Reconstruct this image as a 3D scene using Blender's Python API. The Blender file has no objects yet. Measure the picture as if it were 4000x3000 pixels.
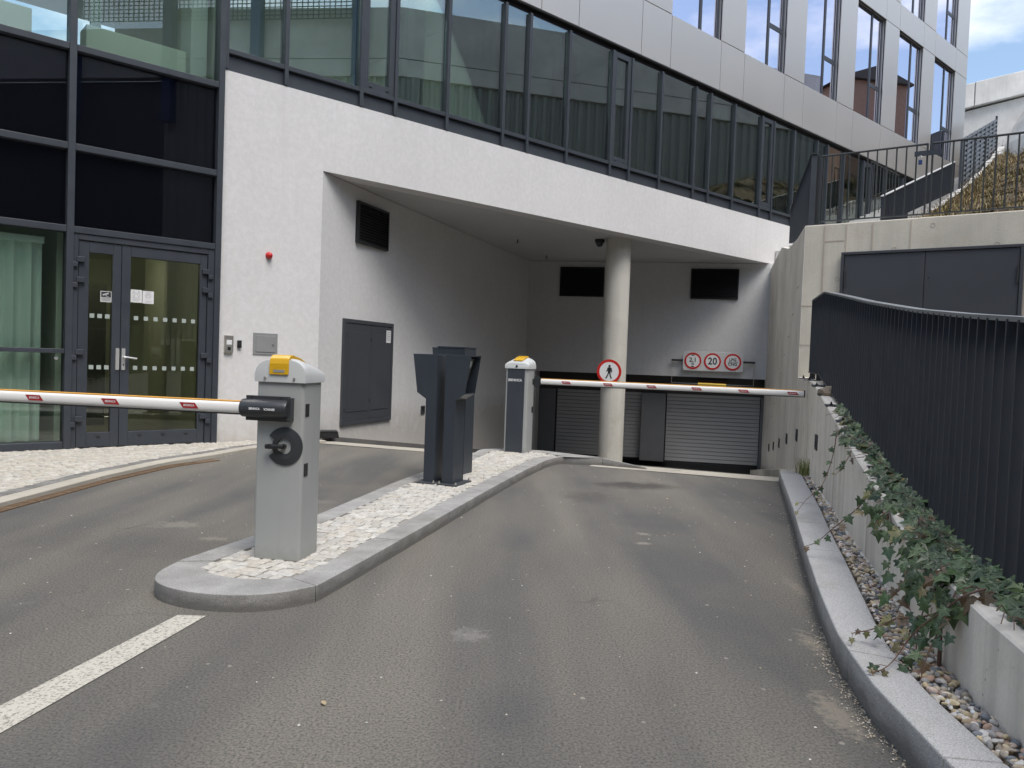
import bpy, bmesh, math, random
from math import sin, cos, radians as R, pi
from mathutils import Vector, Matrix
random.seed(7)
sc = bpy.context.scene
COL = sc.collection
# ------------------------------------------------------------------ materials
def newmat(name):
    m = bpy.data.materials.new(name); m.use_nodes = True
    nt = m.node_tree; nt.nodes.clear()
    o = nt.nodes.new('ShaderNodeOutputMaterial')
    return m, nt, o
class G:
    """tiny node-graph helper"""
    def __init__(s, nt): s.nt = nt
    def n(s, t, **kw):
        nd = s.nt.nodes.new(t)
        for k, v in kw.items():
            if k.startswith('i_'):
                key = k[2:]
                key = int(key) if key.isdigit() else key.replace('_', ' ')
                if isinstance(v, bpy.types.NodeSocket): s.nt.links.new(v, nd.inputs[key])
                else: nd.inputs[key].default_value = v
            else: setattr(nd, k, v)
        return nd
    def link(s, a, b): s.nt.links.new(a, b)
    def coord(s, scale=(1, 1, 1), rot=(0, 0, 0), kind='Object'):
        tc = s.n('ShaderNodeTexCoord'); mp = s.n('ShaderNodeMapping')
        mp.inputs['Scale'].default_value = scale; mp.inputs['Rotation'].default_value = rot
        s.link(tc.outputs[kind], mp.inputs['Vector']); return mp.outputs[0]
    def noise(s, vec, scale, detail=4, rough=.55):
        nd = s.n('ShaderNodeTexNoise'); s.link(vec, nd.inputs['Vector'])
        nd.inputs['Scale'].default_value = scale; nd.inputs['Detail'].default_value = detail
        nd.inputs['Roughness'].default_value = rough; return nd.outputs['Fac']
    def ramp(s, fac, stops):
        nd = s.n('ShaderNodeValToRGB'); s.link(fac, nd.inputs[0]); e = nd.color_ramp.elements
        while len(e) > len(stops): e.remove(e[-1])
        while len(e) < len(stops): e.new(.5)
        for el, (p, c) in zip(e, stops):
            el.position = p; el.color = (c[0], c[1], c[2], 1) if isinstance(c, (tuple, list)) else (c, c, c, 1)
        return nd.outputs[0]
    def mix(s, fac, a, b, mode='MIX'):
        nd = s.n('ShaderNodeMix', data_type='RGBA', blend_type=mode)
        for v, k in ((fac, 0), (a, 6), (b, 7)):
            if isinstance(v, bpy.types.NodeSocket): s.link(v, nd.inputs[k])
            elif k == 0: nd.inputs[0].default_value = v
            else: nd.inputs[k].default_value = (v[0], v[1], v[2], 1)
        return nd.outputs[2]
    def math(s, op, a, b=0., c=0.):
        nd = s.n('ShaderNodeMath', operation=op)
        for i, v in enumerate((a, b, c)):
            if isinstance(v, bpy.types.NodeSocket): s.link(v, nd.inputs[i])
            else: nd.inputs[i].default_value = v
        return nd.outputs[0]
    def bump(s, h, strength=.3, dist=.01):
        nd = s.n('ShaderNodeBump'); s.link(h, nd.inputs['Height'])
        nd.inputs['Strength'].default_value = strength; nd.inputs['Distance'].default_value = dist
        return nd.outputs[0]
def principled(g, o, col, rough=.6, metal=0., normal=None, spec=.5, **kw):
    b = g.n('ShaderNodeBsdfPrincipled')
    if isinstance(col, bpy.types.NodeSocket): g.link(col, b.inputs['Base Color'])
    else: b.inputs['Base Color'].default_value = (col[0], col[1], col[2], 1)
    if isinstance(rough, bpy.types.NodeSocket): g.link(rough, b.inputs['Roughness'])
    else: b.inputs['Roughness'].default_value = rough
    b.inputs['Metallic'].default_value = metal
    b.inputs['Specular IOR Level'].default_value = spec
    if normal: g.link(normal, b.inputs['Normal'])
    for k, v in kw.items(): b.inputs[k.replace('_', ' ')].default_value = v
    g.link(b.outputs[0], o.inputs[0]); return b
def paint(name, col, rough=.45, metal=0., var=.12, bump=.04, spec=.5, scale=6):
    m, nt, o = newmat(name); g = G(nt); v = g.coord()
    n1 = g.noise(v, scale, 5); n2 = g.noise(v, scale * 25, 2)
    c = g.mix(n1, [x * (1 - var) for x in col], [min(1, x * (1 + var)) for x in col])
    r = g.math('MULTIPLY_ADD', n1, .25, rough - .12)
    principled(g, o, c, r, metal, g.bump(n2, bump, .004), spec)
    return m
def attrmat(name, rough=.7, bump=.3, scale=60, var=.25, spec=.4, sub=0):
    m, nt, o = newmat(name); g = G(nt); v = g.coord()
    a = g.n('ShaderNodeAttribute', attribute_name='Col')
    n1 = g.noise(v, scale, 4)
    c = g.mix(1., a.outputs['Color'], g.ramp(n1, [(.25, 1 - var), (.75, 1 + var * .5)]), 'MULTIPLY')
    b = principled(g, o, c, rough, 0, g.bump(n1, bump, .006), spec)
    return m
def glass(name, tint, base=.08, gain=1., rough=0., gtint=(1, 1, 1), wav=.0):
    m, nt, o = newmat(name); g = G(nt)
    fr = g.n('ShaderNodeFresnel'); fr.inputs[0].default_value = 1.5
    f = g.math('MULTIPLY_ADD', fr.outputs[0], gain, base); f = g.math('MINIMUM', f, .97)
    t = g.n('ShaderNodeBsdfTransparent'); t.inputs[0].default_value = (*tint, 1)
    gl = g.n('ShaderNodeBsdfGlossy'); gl.inputs['Color'].default_value = (*gtint, 1); gl.inputs['Roughness'].default_value = rough
    if wav:
        nz = g.noise(g.coord(), 1.3, 1); b = g.bump(nz, wav, .05); g.link(b, gl.inputs['Normal'])
    mx = g.n('ShaderNodeMixShader'); g.link(f, mx.inputs[0]); g.link(t.outputs[0], mx.inputs[1]); g.link(gl.outputs[0], mx.inputs[2])
    g.link(mx.outputs[0], o.inputs[0]); return m
def emit(name, col, st):
    m, nt, o = newmat(name); g = G(nt); e = g.n('ShaderNodeEmission'); e.inputs[0].default_value = (*col, 1); e.inputs[1].default_value = st
    g.link(e.outputs[0], o.inputs[0]); return m

def m_plaster(name, col):
    m, nt, o = newmat(name); g = G(nt); v = g.coord()
    big = g.noise(v, .7, 5, .6); mid = g.noise(v, 15, 7, .72); fine = g.noise(v, 160, 3)
    c = g.mix(g.ramp(big, [(.35, 0), (.7, 1)]), [x * .93 for x in col], col)
    c = g.mix(g.ramp(mid, [(.42, 0), (.62, 1)]), g.mix(1., c, (.925, .925, .915), 'MULTIPLY'), c)
    sp = g.n('ShaderNodeSeparateXYZ'); g.link(g.coord(), sp.inputs[0])
    st = g.noise(g.coord((7, 7, .35)), 1, 5, .65)
    c = g.mix(g.ramp(st, [(.54, 0), (.78, .5)]), c, [x * .80 for x in col])
    # splash dirt at the foot of the wall
    z = g.math('MULTIPLY_ADD', sp.outputs[2], -2.2, 1.0); z = g.math('MULTIPLY', z, g.noise(v, 6, 4)); 
    zz = g.math('MAXIMUM', g.math('MINIMUM', z, .5), 0)
    c = g.mix(zz, c, (.36, .32, .26))
    h = g.math('MULTIPLY_ADD', mid, .6, fine)
    principled(g, o, c, .9, 0, g.bump(h, .35, .006), .25); return m
def m_concrete(name, col, streak=.5, pores=True, warm=(.40, .34, .25)):
    m, nt, o = newmat(name); g = G(nt); v = g.coord()
    big = g.noise(v, .9, 6, .6); st = g.noise(g.coord((9, 9, .5)), 1, 5, .6); fine = g.noise(v, 45, 5, .7)
    c = g.mix(g.ramp(big, [(.3, 0), (.72, 1)]), [x * .8 for x in col], [x * 1.12 for x in col])
    c = g.mix(g.math('MULTIPLY', g.ramp(st, [(.45, 0), (.7, 1)]), streak), c, [x * .66 for x in col])
    b2 = g.noise(v, 2.3, 5, .65)
    c = g.mix(g.ramp(b2, [(.55, 0), (.75, .55)]), c, warm)
    c = g.mix(g.ramp(fine, [(.3, .25), (.5, 0)]), c, [x * .6 for x in col])
    if pores:
        vo = g.n('ShaderNodeTexVoronoi'); g.link(v, vo.inputs['Vector']); vo.inputs['Scale'].default_value = 16
        p = g.ramp(vo.outputs['Distance'], [(.05, 1), (.10, 0)]); p = g.math('MULTIPLY', p, g.ramp(g.noise(v, 3, 2), [(.5, 0), (.6, .8)]))
        c = g.mix(p, c, [x * .35 for x in col])
    principled(g, o, c, .88, 0, g.bump(fine, .35, .006), .3); return m
def m_granite(name, col):
    m, nt, o = newmat(name); g = G(nt); v = g.coord()
    fine = g.noise(v, 190, 3, .7); big = g.noise(v, 2.5, 5, .6); mid = g.noise(v, 30, 4)
    c = g.mix(g.ramp(fine, [(.32, 0), (.68, 1)]), [x * .62 for x in col], [x * 1.3 for x in col])
    c = g.mix(g.ramp(big, [(.5, 0), (.72, .55)]), c, [col[0] * .62, col[1] * .6, col[2] * .54])
    sp = g.n('ShaderNodeSeparateXYZ'); g.link(v, sp.inputs[0])        # darker brown-grey towards the foot, with a noisy edge
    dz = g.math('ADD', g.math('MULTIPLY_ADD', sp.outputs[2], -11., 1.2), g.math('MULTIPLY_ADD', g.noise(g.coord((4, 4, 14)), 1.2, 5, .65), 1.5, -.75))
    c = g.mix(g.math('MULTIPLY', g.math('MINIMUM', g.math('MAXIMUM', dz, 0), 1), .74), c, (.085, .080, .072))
    principled(g, o, c, .82, 0, g.bump(g.math('ADD', fine, mid), .4, .004), .3); return m
def m_asphalt():
    m, nt, o = newmat('asphalt'); g = G(nt); v = g.coord()
    agg = g.noise(v, 95, 4, .75); agg2 = g.noise(v, 240, 2, .6); big = g.noise(v, .8, 5, .6)
    vo = g.n('ShaderNodeTexVoronoi'); g.link(v, vo.inputs['Vector']); vo.inputs['Scale'].default_value = 110
    lane = g.noise(g.coord((1.35, .22, 1), (0, 0, R(19))), 1, 3, .5)
    c = g.mix(g.ramp(lane, [(.40, 0), (.62, 1)]), (.130, .127, .121), (.250, .229, .192))
    c = g.mix(g.ramp(big, [(.42, 0), (.66, .65)]), c, (.205, .188, .16))
    c = g.mix(g.ramp(agg, [(.34, .92), (.57, 0)]), c, (.058, .061, .060))
    c = g.mix(g.ramp(vo.outputs['Distance'], [(.0, .36), (.26, 0)]), c, (.30, .285, .255))
    # pale specks of grit and dried spots
    v2 = g.n('ShaderNodeTexVoronoi'); g.link(v, v2.inputs['Vector']); v2.inputs['Scale'].default_value = 7.
    sp = g.math('MULTIPLY', g.ramp(v2.outputs['Distance'], [(.06, 1), (.085, 0)]), g.ramp(g.noise(v, 2.1, 2), [(.5, 0), (.56, 1)]))
    c = g.mix(g.math('MULTIPLY', sp, .6), c, (.42, .39, .33))
    blot = g.math('MULTIPLY', g.ramp(g.noise(v, 5.5, 5, .7), [(.62, 0), (.70, .5)]), g.ramp(g.noise(v, .9, 2), [(.48, 0), (.6, 1)]))
    c = g.mix(blot, c, (.20, .19, .17))
    # oil stain in front of the ramp
    def stain(cx, cy, rx, ry, col, k, ns=5):
        nonlocal c
        s3 = g.n('ShaderNodeSeparateXYZ'); g.link(v, s3.inputs[0])
        dx = g.math('MULTIPLY_ADD', s3.outputs[0], 1 / rx, -cx / rx); dy = g.math('MULTIPLY_ADD', s3.outputs[1], 1 / ry, -cy / ry)
        d = g.math('SQRT', g.math('ADD', g.math('MULTIPLY', dx, dx), g.math('MULTIPLY', dy, dy)))
        d = g.math('ADD', d, g.math('MULTIPLY_ADD', g.noise(v, ns, 6, .75), 1.5, -.75) if ns < 9 else g.math('MULTIPLY_ADD', g.noise(v, ns, 6, .75), 3.6, -1.8))
        c = g.mix(g.ramp(d, [(.45, k), (1.0, 0)]), c, col)
    stain(1.30, 7.75, .52, .26, (.045, .042, .042), .7)
    stain(.75, 7.0, .30, .35, (.07, .066, .062), .45)
    stain(-.14, 3.39, .10, .09, (.30, .29, .27), .45, 18)
    stain(1.22, 2.72, .075, .22, (.36, .315, .245), .5, 22)
    stain(1.41, 3.42, .06, .20, (.36, .315, .245), .5, 22)
    stain(1.66, 4.3, .05, .25, (.32, .28, .22), .4, 22)
    stain(1.0, 5.55, .06, .05, (.33, .31, .26), .6, 16)
    stain(.95, 5.25, .06, .05, (.33, .30, .25), .6, 16)
    stain(-2.3, 5.3, .20, .12, (.30, .28, .23), .45, 12)
    stain(-1.9, 4.95, .11, .06, (.32, .29, .23), .5, 14)
    stain(-1.6, 6.3, .22, .10, (.22, .21, .19), .5)
    cr = g.n('ShaderNodeTexVoronoi', feature='DISTANCE_TO_EDGE'); wv = g.n('ShaderNodeVectorMath', operation='ADD'); nz = g.n('ShaderNodeTexNoise'); g.link(v, nz.inputs['Vector']); nz.inputs['Scale'].default_value = 2.2; nz.inputs['Detail'].default_value = 6
    sc_ = g.n('ShaderNodeVectorMath', operation='SCALE'); g.link(nz.outputs['Color'], sc_.inputs[0]); sc_.inputs['Scale'].default_value = .9; g.link(v, wv.inputs[0]); g.link(sc_.outputs[0], wv.inputs[1])
    g.link(wv.outputs[0], cr.inputs['Vector']); cr.inputs['Scale'].default_value = .42
    ck = g.math('MULTIPLY', g.ramp(cr.outputs['Distance'], [(.0, 1), (.006, 0)]), g.ramp(g.noise(v, .7, 2), [(.56, 0), (.64, .35)]))
    c = g.mix(ck, c, (.03, .03, .03))
    h = g.math('ADD', agg, g.math('MULTIPLY', agg2, .5))
    principled(g, o, c, .88, 0, g.bump(h, .9, .010), .32); return m
def m_marking():
    m, nt, o = newmat('road_paint'); g = G(nt); v = g.coord()
    f = g.noise(v, 75, 4, .75)
    c = g.mix(g.ramp(f, [(.38, 0), (.50, 1)]), (.19, .18, .155), (.50, .475, .41))
    principled(g, o, c, .8, 0, g.bump(f, .5, .006), .3); return m
def m_corrugated():
    m, nt, o = newmat('corrugated_steel'); g = G(nt)
    principled(g, o, g.mix(g.noise(g.coord((1, 1, .2)), 2, 4), (.22, .23, .225), (.31, .315, .30)), .6, .1); return m

M = {}
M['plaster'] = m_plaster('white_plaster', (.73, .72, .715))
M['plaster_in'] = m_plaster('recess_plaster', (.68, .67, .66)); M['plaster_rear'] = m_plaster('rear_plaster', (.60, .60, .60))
M['concrete'] = m_concrete('board_concrete', (.74, .70, .625), .75)
M['concrete_warm'] = m_concrete('formed_concrete', (.64, .60, .51), .35, True, (.50, .42, .30))
M['seam'] = m_concrete('concrete_seam', (.52, .46, .385), .4, False)
M['concrete_pale'] = m_concrete('pale_concrete', (.62, .61, .59), .25, False, (.46, .44, .4))
M['column'] = m_concrete('column_concrete', (.58, .56, .50), .3)
M['concrete_strip'] = m_concrete('threshold_concrete', (.44, .41, .35), .2)
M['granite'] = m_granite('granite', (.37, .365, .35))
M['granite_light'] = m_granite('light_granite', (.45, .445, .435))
M['asphalt'] = m_asphalt(); M['mark'] = m_marking()
M['anth'] = paint('anthracite_metal', (.042, .049, .060), .42, .0, .15)
M['anth_d'] = paint('dark_slat_metal', (.030, .036, .046), .5, 0, .15)
M['anth_panel'] = paint('panel_grey_metal', (.050, .054, .062), .5, 0, .18, scale=2)
M['rail'] = paint('rail_steel', (.055, .06, .062), .4, .2)
M['railtop'] = paint('skylit_top_rail', (.20, .21, .215), .4, .2)  # skylight on the rail put into a lighter grey
M['navy'] = paint('navy_steel', (.030, .038, .049), .38, 0, .1)
M['grey_paint'] = paint('grey_housing', (.34, .352, .342), .40, 0, .04)
def m_housing(name, col):
    m, nt, o = newmat(name); g = G(nt); v = g.coord(); n1 = g.noise(v, 5, 5); sp = g.n('ShaderNodeSeparateXYZ'); g.link(v, sp.inputs[0])
    c = g.mix(n1, [x * .94 for x in col], [x * 1.05 for x in col])
    st = g.noise(g.coord((16, 16, 1.2)), 1, 5, .65); c = g.mix(g.ramp(st, [(.55, 0), (.8, .35)]), c, [x * .72 for x in col])
    d = g.math('ADD', g.math('MULTIPLY_ADD', sp.outputs[2], -7., .55), g.math('MULTIPLY_ADD', g.noise(v, 22, 5, .7), 1.2, -.6))
    c = g.mix(g.math('MULTIPLY', g.math('MINIMUM', g.math('MAXIMUM', d, 0), 1), .5), c, (.16, .145, .12))
    sc2 = g.noise(g.coord((60, 60, 3), (0, .5, 0)), 1, 3, .6); c = g.mix(g.ramp(sc2, [(.70, 0), (.74, .4)]), c, [x * 1.25 for x in col])
    principled(g, o, c, g.math('MULTIPLY_ADD', n1, .25, .3), 0, g.bump(g.noise(v, 180, 2), .05, .003), .5); return m
M['grey_paint'] = m_housing('grey_housing', (.34, .352, .342))
M['cap_grey'] = paint('grey_cap', (.50, .515, .51), .42, 0, .03)
M['boomwhite'] = paint('boom_white', (.80, .79, .76), .32, .0, .04, scale=3)
M['orange'] = paint('orange_rubber', (.72, .36, .06), .5)
M['black'] = paint('black_plastic', (.014, .015, .016), .4)
M['blackm'] = paint('black_matt', (.008, .008, .009), .7)
M['dkgrey'] = paint('charcoal_plastic', (.035, .038, .042), .35)
M['red'] = paint('sign_red', (.52, .018, .014), .4, 0, .05)
M['redst'] = paint('sticker_red', (.33, .012, .016), .4, 0, .05)
M['white'] = paint('sign_white', (.74, .74, .74), .4, 0, .03)
M['signgrey'] = paint('sign_panel_grey', (.56, .56, .56), .45, 0, .03)
M['steel'] = paint('brushed_steel', (.52, .50, .46), .35, .8, .06)
M['chrome'] = paint('satin_handle', (.70, .70, .68), .3, .6, .04)
M['boxgrey'] = paint('box_grey', (.27, .275, .275), .5, .1)
M['shutter'] = paint('shutter_slats', (.31, .31, .305), .5, .2, .08, scale=2)
M['jamb'] = paint('jamb_grey', (.12, .125, .13), .5)
M['fascia'] = paint('dark_fascia', (.045, .043, .041), .8)
M['clad'] = paint('champagne_cladding', (.55, .53, .50), .38, .55, .05, .02, scale=.6)
M['clad_side'] = paint('reveal_lining', (.44, .43, .42), .35, .6, .04)
M['rust'] = paint('rusty_grate', (.17, .112, .068), .8, .1, .35, .2, scale=30)
M['gold'] = paint('gold_tube', (.62, .42, .05), .35, .2)
M['int_white'] = paint('interior_white', (.86, .90, .80), .7, 0, .03)
M['int_wall'] = paint('interior_wall', (.76, .79, .70), .8, 0, .05)
M['int_dark'] = paint('interior_dark', (.10, .11, .10), .8)
M['int_floor'] = paint('interior_floor', (.45, .42, .36), .5)
M['blind'] = paint('fabric_blind', (.80, .87, .83), .8, 0, .04)
M['frost'] = paint('frosted_film', (.36, .41, .38), .6)
M['wood'] = paint('stacked_wood', (.22, .15, .085), .7, 0, .4, scale=3)
M['spandrel'] = glass('black_spandrel_glass', (.75, .75, .8), .012, .85)
M['spback'] = paint('spandrel_coating', (.012, .014, .019), .6)
M['gl_low'] = glass('green_glass', (.88, .95, .90), .04, .8)
M['gl_door'] = glass('door_glass', (.80, .82, .70), .05, .9)
M['gl_curt'] = glass('curtain_glass', (.88, .98, .89), .20, 1.0, 0, (.95, 1., .97))
M['gl_up'] = glass('coated_glass', (.45, .48, .5), .78, .4, 0, (.93, .90, 1.0))
M['sett'] = attrmat('granite_sett', .8, .5, 40, .22)
M['pebble'] = attrmat('pebble_stone', .65, .25, 70, .25)
M['leaf'] = attrmat('ivy_leaf', .36, .1, 30, .15, .5)
M['grass'] = attrmat('grass_blade', .8, 0, 10, .1, .2)
M['soil'] = paint('brown_soil', (.10, .075, .045), .95, 0, .35, .5, scale=12)
M['mortar'] = paint('sand_mortar', (.30, .28, .25), .95, 0, .25, .3, scale=30)
M['gravelbed'] = paint('gravel_bed', (.24, .21, .165), .95, 0, .3, .5, scale=40)
M['stem'] = paint('ivy_stem', (.13, .075, .055), .7)
M['corr'] = m_corrugated()
M['blue'] = paint('blue_steel', (.02, .05, .16), .5)
M['brickwall'] = paint('brick_red', (.27, .165, .125), .9, 0, .3, scale=8)
M['roofing'] = paint('dark_roof', (.06, .055, .05), .8)
M['earth'] = paint('ground_earth', (.12, .11, .09), .95, 0, .25, scale=.5)
M['amber'] = None
def m_amber():
    m, nt, o = newmat('amber_lens'); g = G(nt)
    v = g.coord((1, 1, 1)); w = g.n('ShaderNodeTexWave'); g.link(v, w.inputs[0]); w.inputs['Scale'].default_value = 45
    w.bands_direction = 'Z'
    b = principled(g, o, (.80, .46, .015), .22, 0, g.bump(w.outputs[1], .15, .003), .6)
    b.inputs['Transmission Weight'].default_value = .25; b.inputs['Subsurface Weight'].default_value = .0
    return m
M['amber'] = m_amber()
M['tube_light'] = emit('lit_ceiling_lamp', (1., .94, .80), 8.)
M['screenlit'] = emit('daylit_screen', (.62, .70, .85), 1.0)

# ------------------------------------------------------------------ mesh builder
class Fr:
    def __init__(s, o, ux=(1, 0, 0), uy=(0, 1, 0), uz=(0, 0, 1)):
        s.o = Vector(o); s.x = Vector(ux); s.y = Vector(uy); s.z = Vector(uz)
    def __call__(s, x, y, z): return s.o + s.x * x + s.y * y + s.z * z
def frame2(o, head):          # x axis along heading (deg, clockwise from +Y), y axis to its left
    h = R(head); u = (sin(h), cos(h), 0); return Fr((o[0], o[1], o[2] if len(o) > 2 else 0), u, (-u[1], u[0], 0))
W = Fr((0, 0, 0))
class MB:
    def __init__(s): s.v = []; s.f = []; s.m = []; s.c = []
    def add(s, vs, fs, m=0, col=None):
        b = len(s.v); s.v += [Vector(v) for v in vs]
        for f in fs: s.f.append([b + i for i in f]); s.m.append(m); s.c.append(col)
    def box(s, x0, x1, y0, y1, z0, z1, fr=W, m=0, col=None):
        p = [fr(x, y, z) for z in (z0, z1) for y in (y0, y1) for x in (x0, x1)]
        s.add(p, [(0, 2, 3, 1), (4, 5, 7, 6), (0, 1, 5, 4), (2, 6, 7, 3), (0, 4, 6, 2), (1, 3, 7, 5)], m, col)
    def prism(s, poly, a, b, ax='xz', fr=W, m=0, col=None):
        def P(p, q, r):
            return fr(p, r, q) if ax == 'xz' else fr(p, q, r) if ax == 'xy' else fr(r, p, q)
        n = len(poly); vs = [P(p, q, a) for p, q in poly] + [P(p, q, b) for p, q in poly]
        fs = [tuple(range(n)), tuple(range(2 * n - 1, n - 1, -1))] + [(i, i + n, (i + 1) % n + n, (i + 1) % n) for i in range(n)]
        s.add(vs, fs, m, col)
    def poly3(s, pts, t, m=0):            # flat polygon given in 3D, thickened by vector t
        n = len(pts); vs = [Vector(p) for p in pts]; vs += [v + Vector(t) for v in vs]
        s.add(vs, [tuple(range(n)), tuple(range(2 * n - 1, n - 1, -1))] + [(i, i + n, (i + 1) % n + n, (i + 1) % n) for i in range(n)], m)
    def tube(s, pts, r, n=8, m=0, fr=W, col=None):
        pts = [fr(*p) for p in pts]; rings = []; rs = r if isinstance(r, (list, tuple)) else [r] * len(pts)
        for i, p in enumerate(pts):
            d = (pts[min(i + 1, len(pts) - 1)] - pts[max(i - 1, 0)]).normalized()
            a = d.orthogonal().normalized() if i == 0 else (rings[-1][1] - d * rings[-1][1].dot(d)).normalized()
            rings.append((p, a, d))
        vs = []
        for (p, a, d), rr in zip(rings, rs):
            b = d.cross(a); vs += [p + (a * cos(2 * pi * k / n) + b * sin(2 * pi * k / n)) * rr for k in range(n)]
        fs = []
        for i in range(len(pts) - 1):
            for k in range(n): fs.append((i * n + k, i * n + (k + 1) % n, (i + 1) * n + (k + 1) % n, (i + 1) * n + k))
        fs += [tuple(range(n))[::-1], tuple(range((len(pts) - 1) * n, len(pts) * n))]
        s.add(vs, fs, m, col)
    def loft(s, rings, m=0, cap=True, closed=True):
        n = len(rings[0]); vs = [p for r in rings for p in r]; fs = []
        for i in range(len(rings) - 1):
            for k in range(n if closed else n - 1):
                fs.append((i * n + k, i * n + (k + 1) % n, (i + 1) * n + (k + 1) % n, (i + 1) * n + k))
        if cap: fs += [tuple(range(n))[::-1], tuple(range((len(rings) - 1) * n, len(rings) * n))]
        s.add(vs, fs, m)
    def disc(s, c, r, fr, y0, y1, n=40, m=0, r_in=0, a0=0, a1=2 * pi, y_in=None):   # disc or ring in the x-z plane of a frame
        full = abs(a1 - a0 - 2 * pi) < 1e-6; k = n if full else n + 1
        ang = [a0 + (a1 - a0) * i / n for i in range(k)]
        if not r_in:
            s.prism([(c[0] + r * cos(a), c[1] + r * sin(a)) for a in ang], y0, y1, 'xz', fr, m); return
        yi = y0 if y_in is None else y_in
        ring = []
        for a in ang:
            ca, sa = cos(a), sin(a)
            ring.append([fr(c[0] + r * ca, y1, c[1] + r * sa), fr(c[0] + r * ca, y0, c[1] + r * sa), fr(c[0] + r_in * ca, yi, c[1] + r_in * sa), fr(c[0] + r_in * ca, y1, c[1] + r_in * sa)])
        if full: ring.append(ring[0])
        s.loft(ring, m, cap=not full)
    def text(s, txt, size, fr, x=0, z=0, y=0, m=0, bold=0., flip=False, sx=1., align='CENTER'):
        cu = bpy.data.curves.new('t', 'FONT'); cu.body = txt; cu.size = size; cu.align_x = align; cu.align_y = 'CENTER'; cu.offset = bold; cu.resolution_u = 3
        ob = bpy.data.objects.new('t', cu); COL.objects.link(ob)
        dg = bpy.context.evaluated_depsgraph_get(); me = bpy.data.meshes.new_from_object(ob.evaluated_get(dg))
        k = -1 if flip else 1
        vs = [fr(x + k * v.co.x * sx, y, z + k * v.co.y) for v in me.vertices]
        s.add(vs, [tuple(p.vertices) for p in me.polygons], m)
        bpy.data.objects.remove(ob); bpy.data.curves.remove(cu); bpy.data.meshes.remove(me)
    def build(s, name, mats, parent=None, bevel=0., smooth=0., local=False, fix=True):
        me = bpy.data.meshes.new(name)
        off = Vector((0, 0, 0)) if (local or parent is None) else wloc(parent)
        me.from_pydata([v - off for v in s.v], [], s.f); 
        for mt in (mats if isinstance(mats, (list, tuple)) else [mats]): me.materials.append(mt)
        me.polygons.foreach_set('material_index', s.m)
        if any(c is not None for c in s.c):
            at = me.attributes.new('Col', 'FLOAT_COLOR', 'FACE')
            buf = []
            for c in s.c: buf += list(c or (.5, .5, .5)) + [1.]
            at.data.foreach_set('color', buf)
        if fix:
            bm = bmesh.new(); bm.from_mesh(me); bmesh.ops.recalc_face_normals(bm, faces=bm.faces); bm.to_mesh(me); bm.free()
        if smooth:
            me.polygons.foreach_set('use_smooth', [True] * len(me.polygons)); me.set_sharp_from_angle(angle=R(smooth))
        me.update()
        o = bpy.data.objects.new(name, me); COL.objects.link(o)
        if parent: o.parent = parent
        if bevel:
            b = o.modifiers.new('Bevel', 'BEVEL'); b.width = bevel; b.segments = 2; b.limit_method = 'ANGLE'; b.angle_limit = R(35)
        return o
def wloc(o):
    v = Vector((0, 0, 0))
    while o: v += o.location; o = o.parent
    return v
def tag(o, label=None, cat=None, group=None, kind=None):
    if label: o['label'] = label
    if cat: o['category'] = cat
    if group: o['group'] = group
    if kind: o['kind'] = kind
    return o
def thing(name, label, cat, loc=(0, 0, 0), rz=0., group=None):
    o = bpy.data.objects.new(name, None); o.empty_display_size = .1; COL.objects.link(o); o.location = loc; o.rotation_euler = (0, 0, rz)
    return tag(o, label, cat, group)
def kids(o): return [c for c in bpy.data.objects if c.parent == o]
def dup(o, loc, rz, label=None, parent=None):
    r = o.copy(); COL.objects.link(r); r.parent = parent
    if parent is None: r.location = loc; r.rotation_euler = (0, 0, rz)
    if label: r['label'] = label
    for c in kids(o): dup(c, None, None, None, r)
    return r
def struct(mb, name, mats, **kw): return tag(mb.build(name, mats, **kw), kind='structure')

# ------------------------------------------------------------------ reference frames (metres, camera at x=y=0)
FA = frame2((-3.76, 9.76), 48.5)                      # street front of the building: x along it, y inwards
A0 = FA(1.40, 0, 0)
LW = frame2((A0.x, A0.y), 19.0)                       # left wall of the garage recess: x inwards, y behind its face
C0 = (.33, 19.52)
BW = frame2(C0, 101)                                  # rear wall of the recess: x to the right, y behind its face
def vramp(x, y): return .3256 * x + .9455 * y
def zroad(x, y):
    v = vramp(x, y)
    if v < 9.0: return 0.
    if v < 9.5: return -.066 * (v - 9.0) ** 2 / .5
    return -.0330 - .132 * (v - 9.5)
WP = [(1.40, -3), (1.40, 0.0), (1.48, 1.4), (1.58, 2.27), (1.62, 2.52), (1.70, 2.9), (1.83, 3.41), (1.98, 3.92), (2.3, 5.07), (2.65, 6.26), (3.197, 8.18), (3.68, 9.9)]
WZ = [.1, .25, .34, .405, .42, .44, .462, .50, .665, .83, 1.11, 1.14]
def lerp_y(poly, y, vals=None):
    for i in range(len(poly) - 1):
        a, b = poly[i], poly[i + 1]
        if a[1] <= y <= b[1] or i == len(poly) - 2:
            t = (y - a[1]) / (b[1] - a[1])
            return (a[0] + t * (b[0] - a[0])) if vals is None else vals[i] + t * (vals[i + 1] - vals[i])
def offs(poly, d):
    out = []
    for i in range(len(poly)):
        a = Vector(poly[max(i - 1, 0)]); b = Vector(poly[min(i + 1, len(poly) - 1)]); t = (b - a).normalized()
        dd = d[i] if isinstance(d, (list, tuple)) else d
        out.append((poly[i][0] + dd * t.y, poly[i][1] - dd * t.x))
    return out

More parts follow.
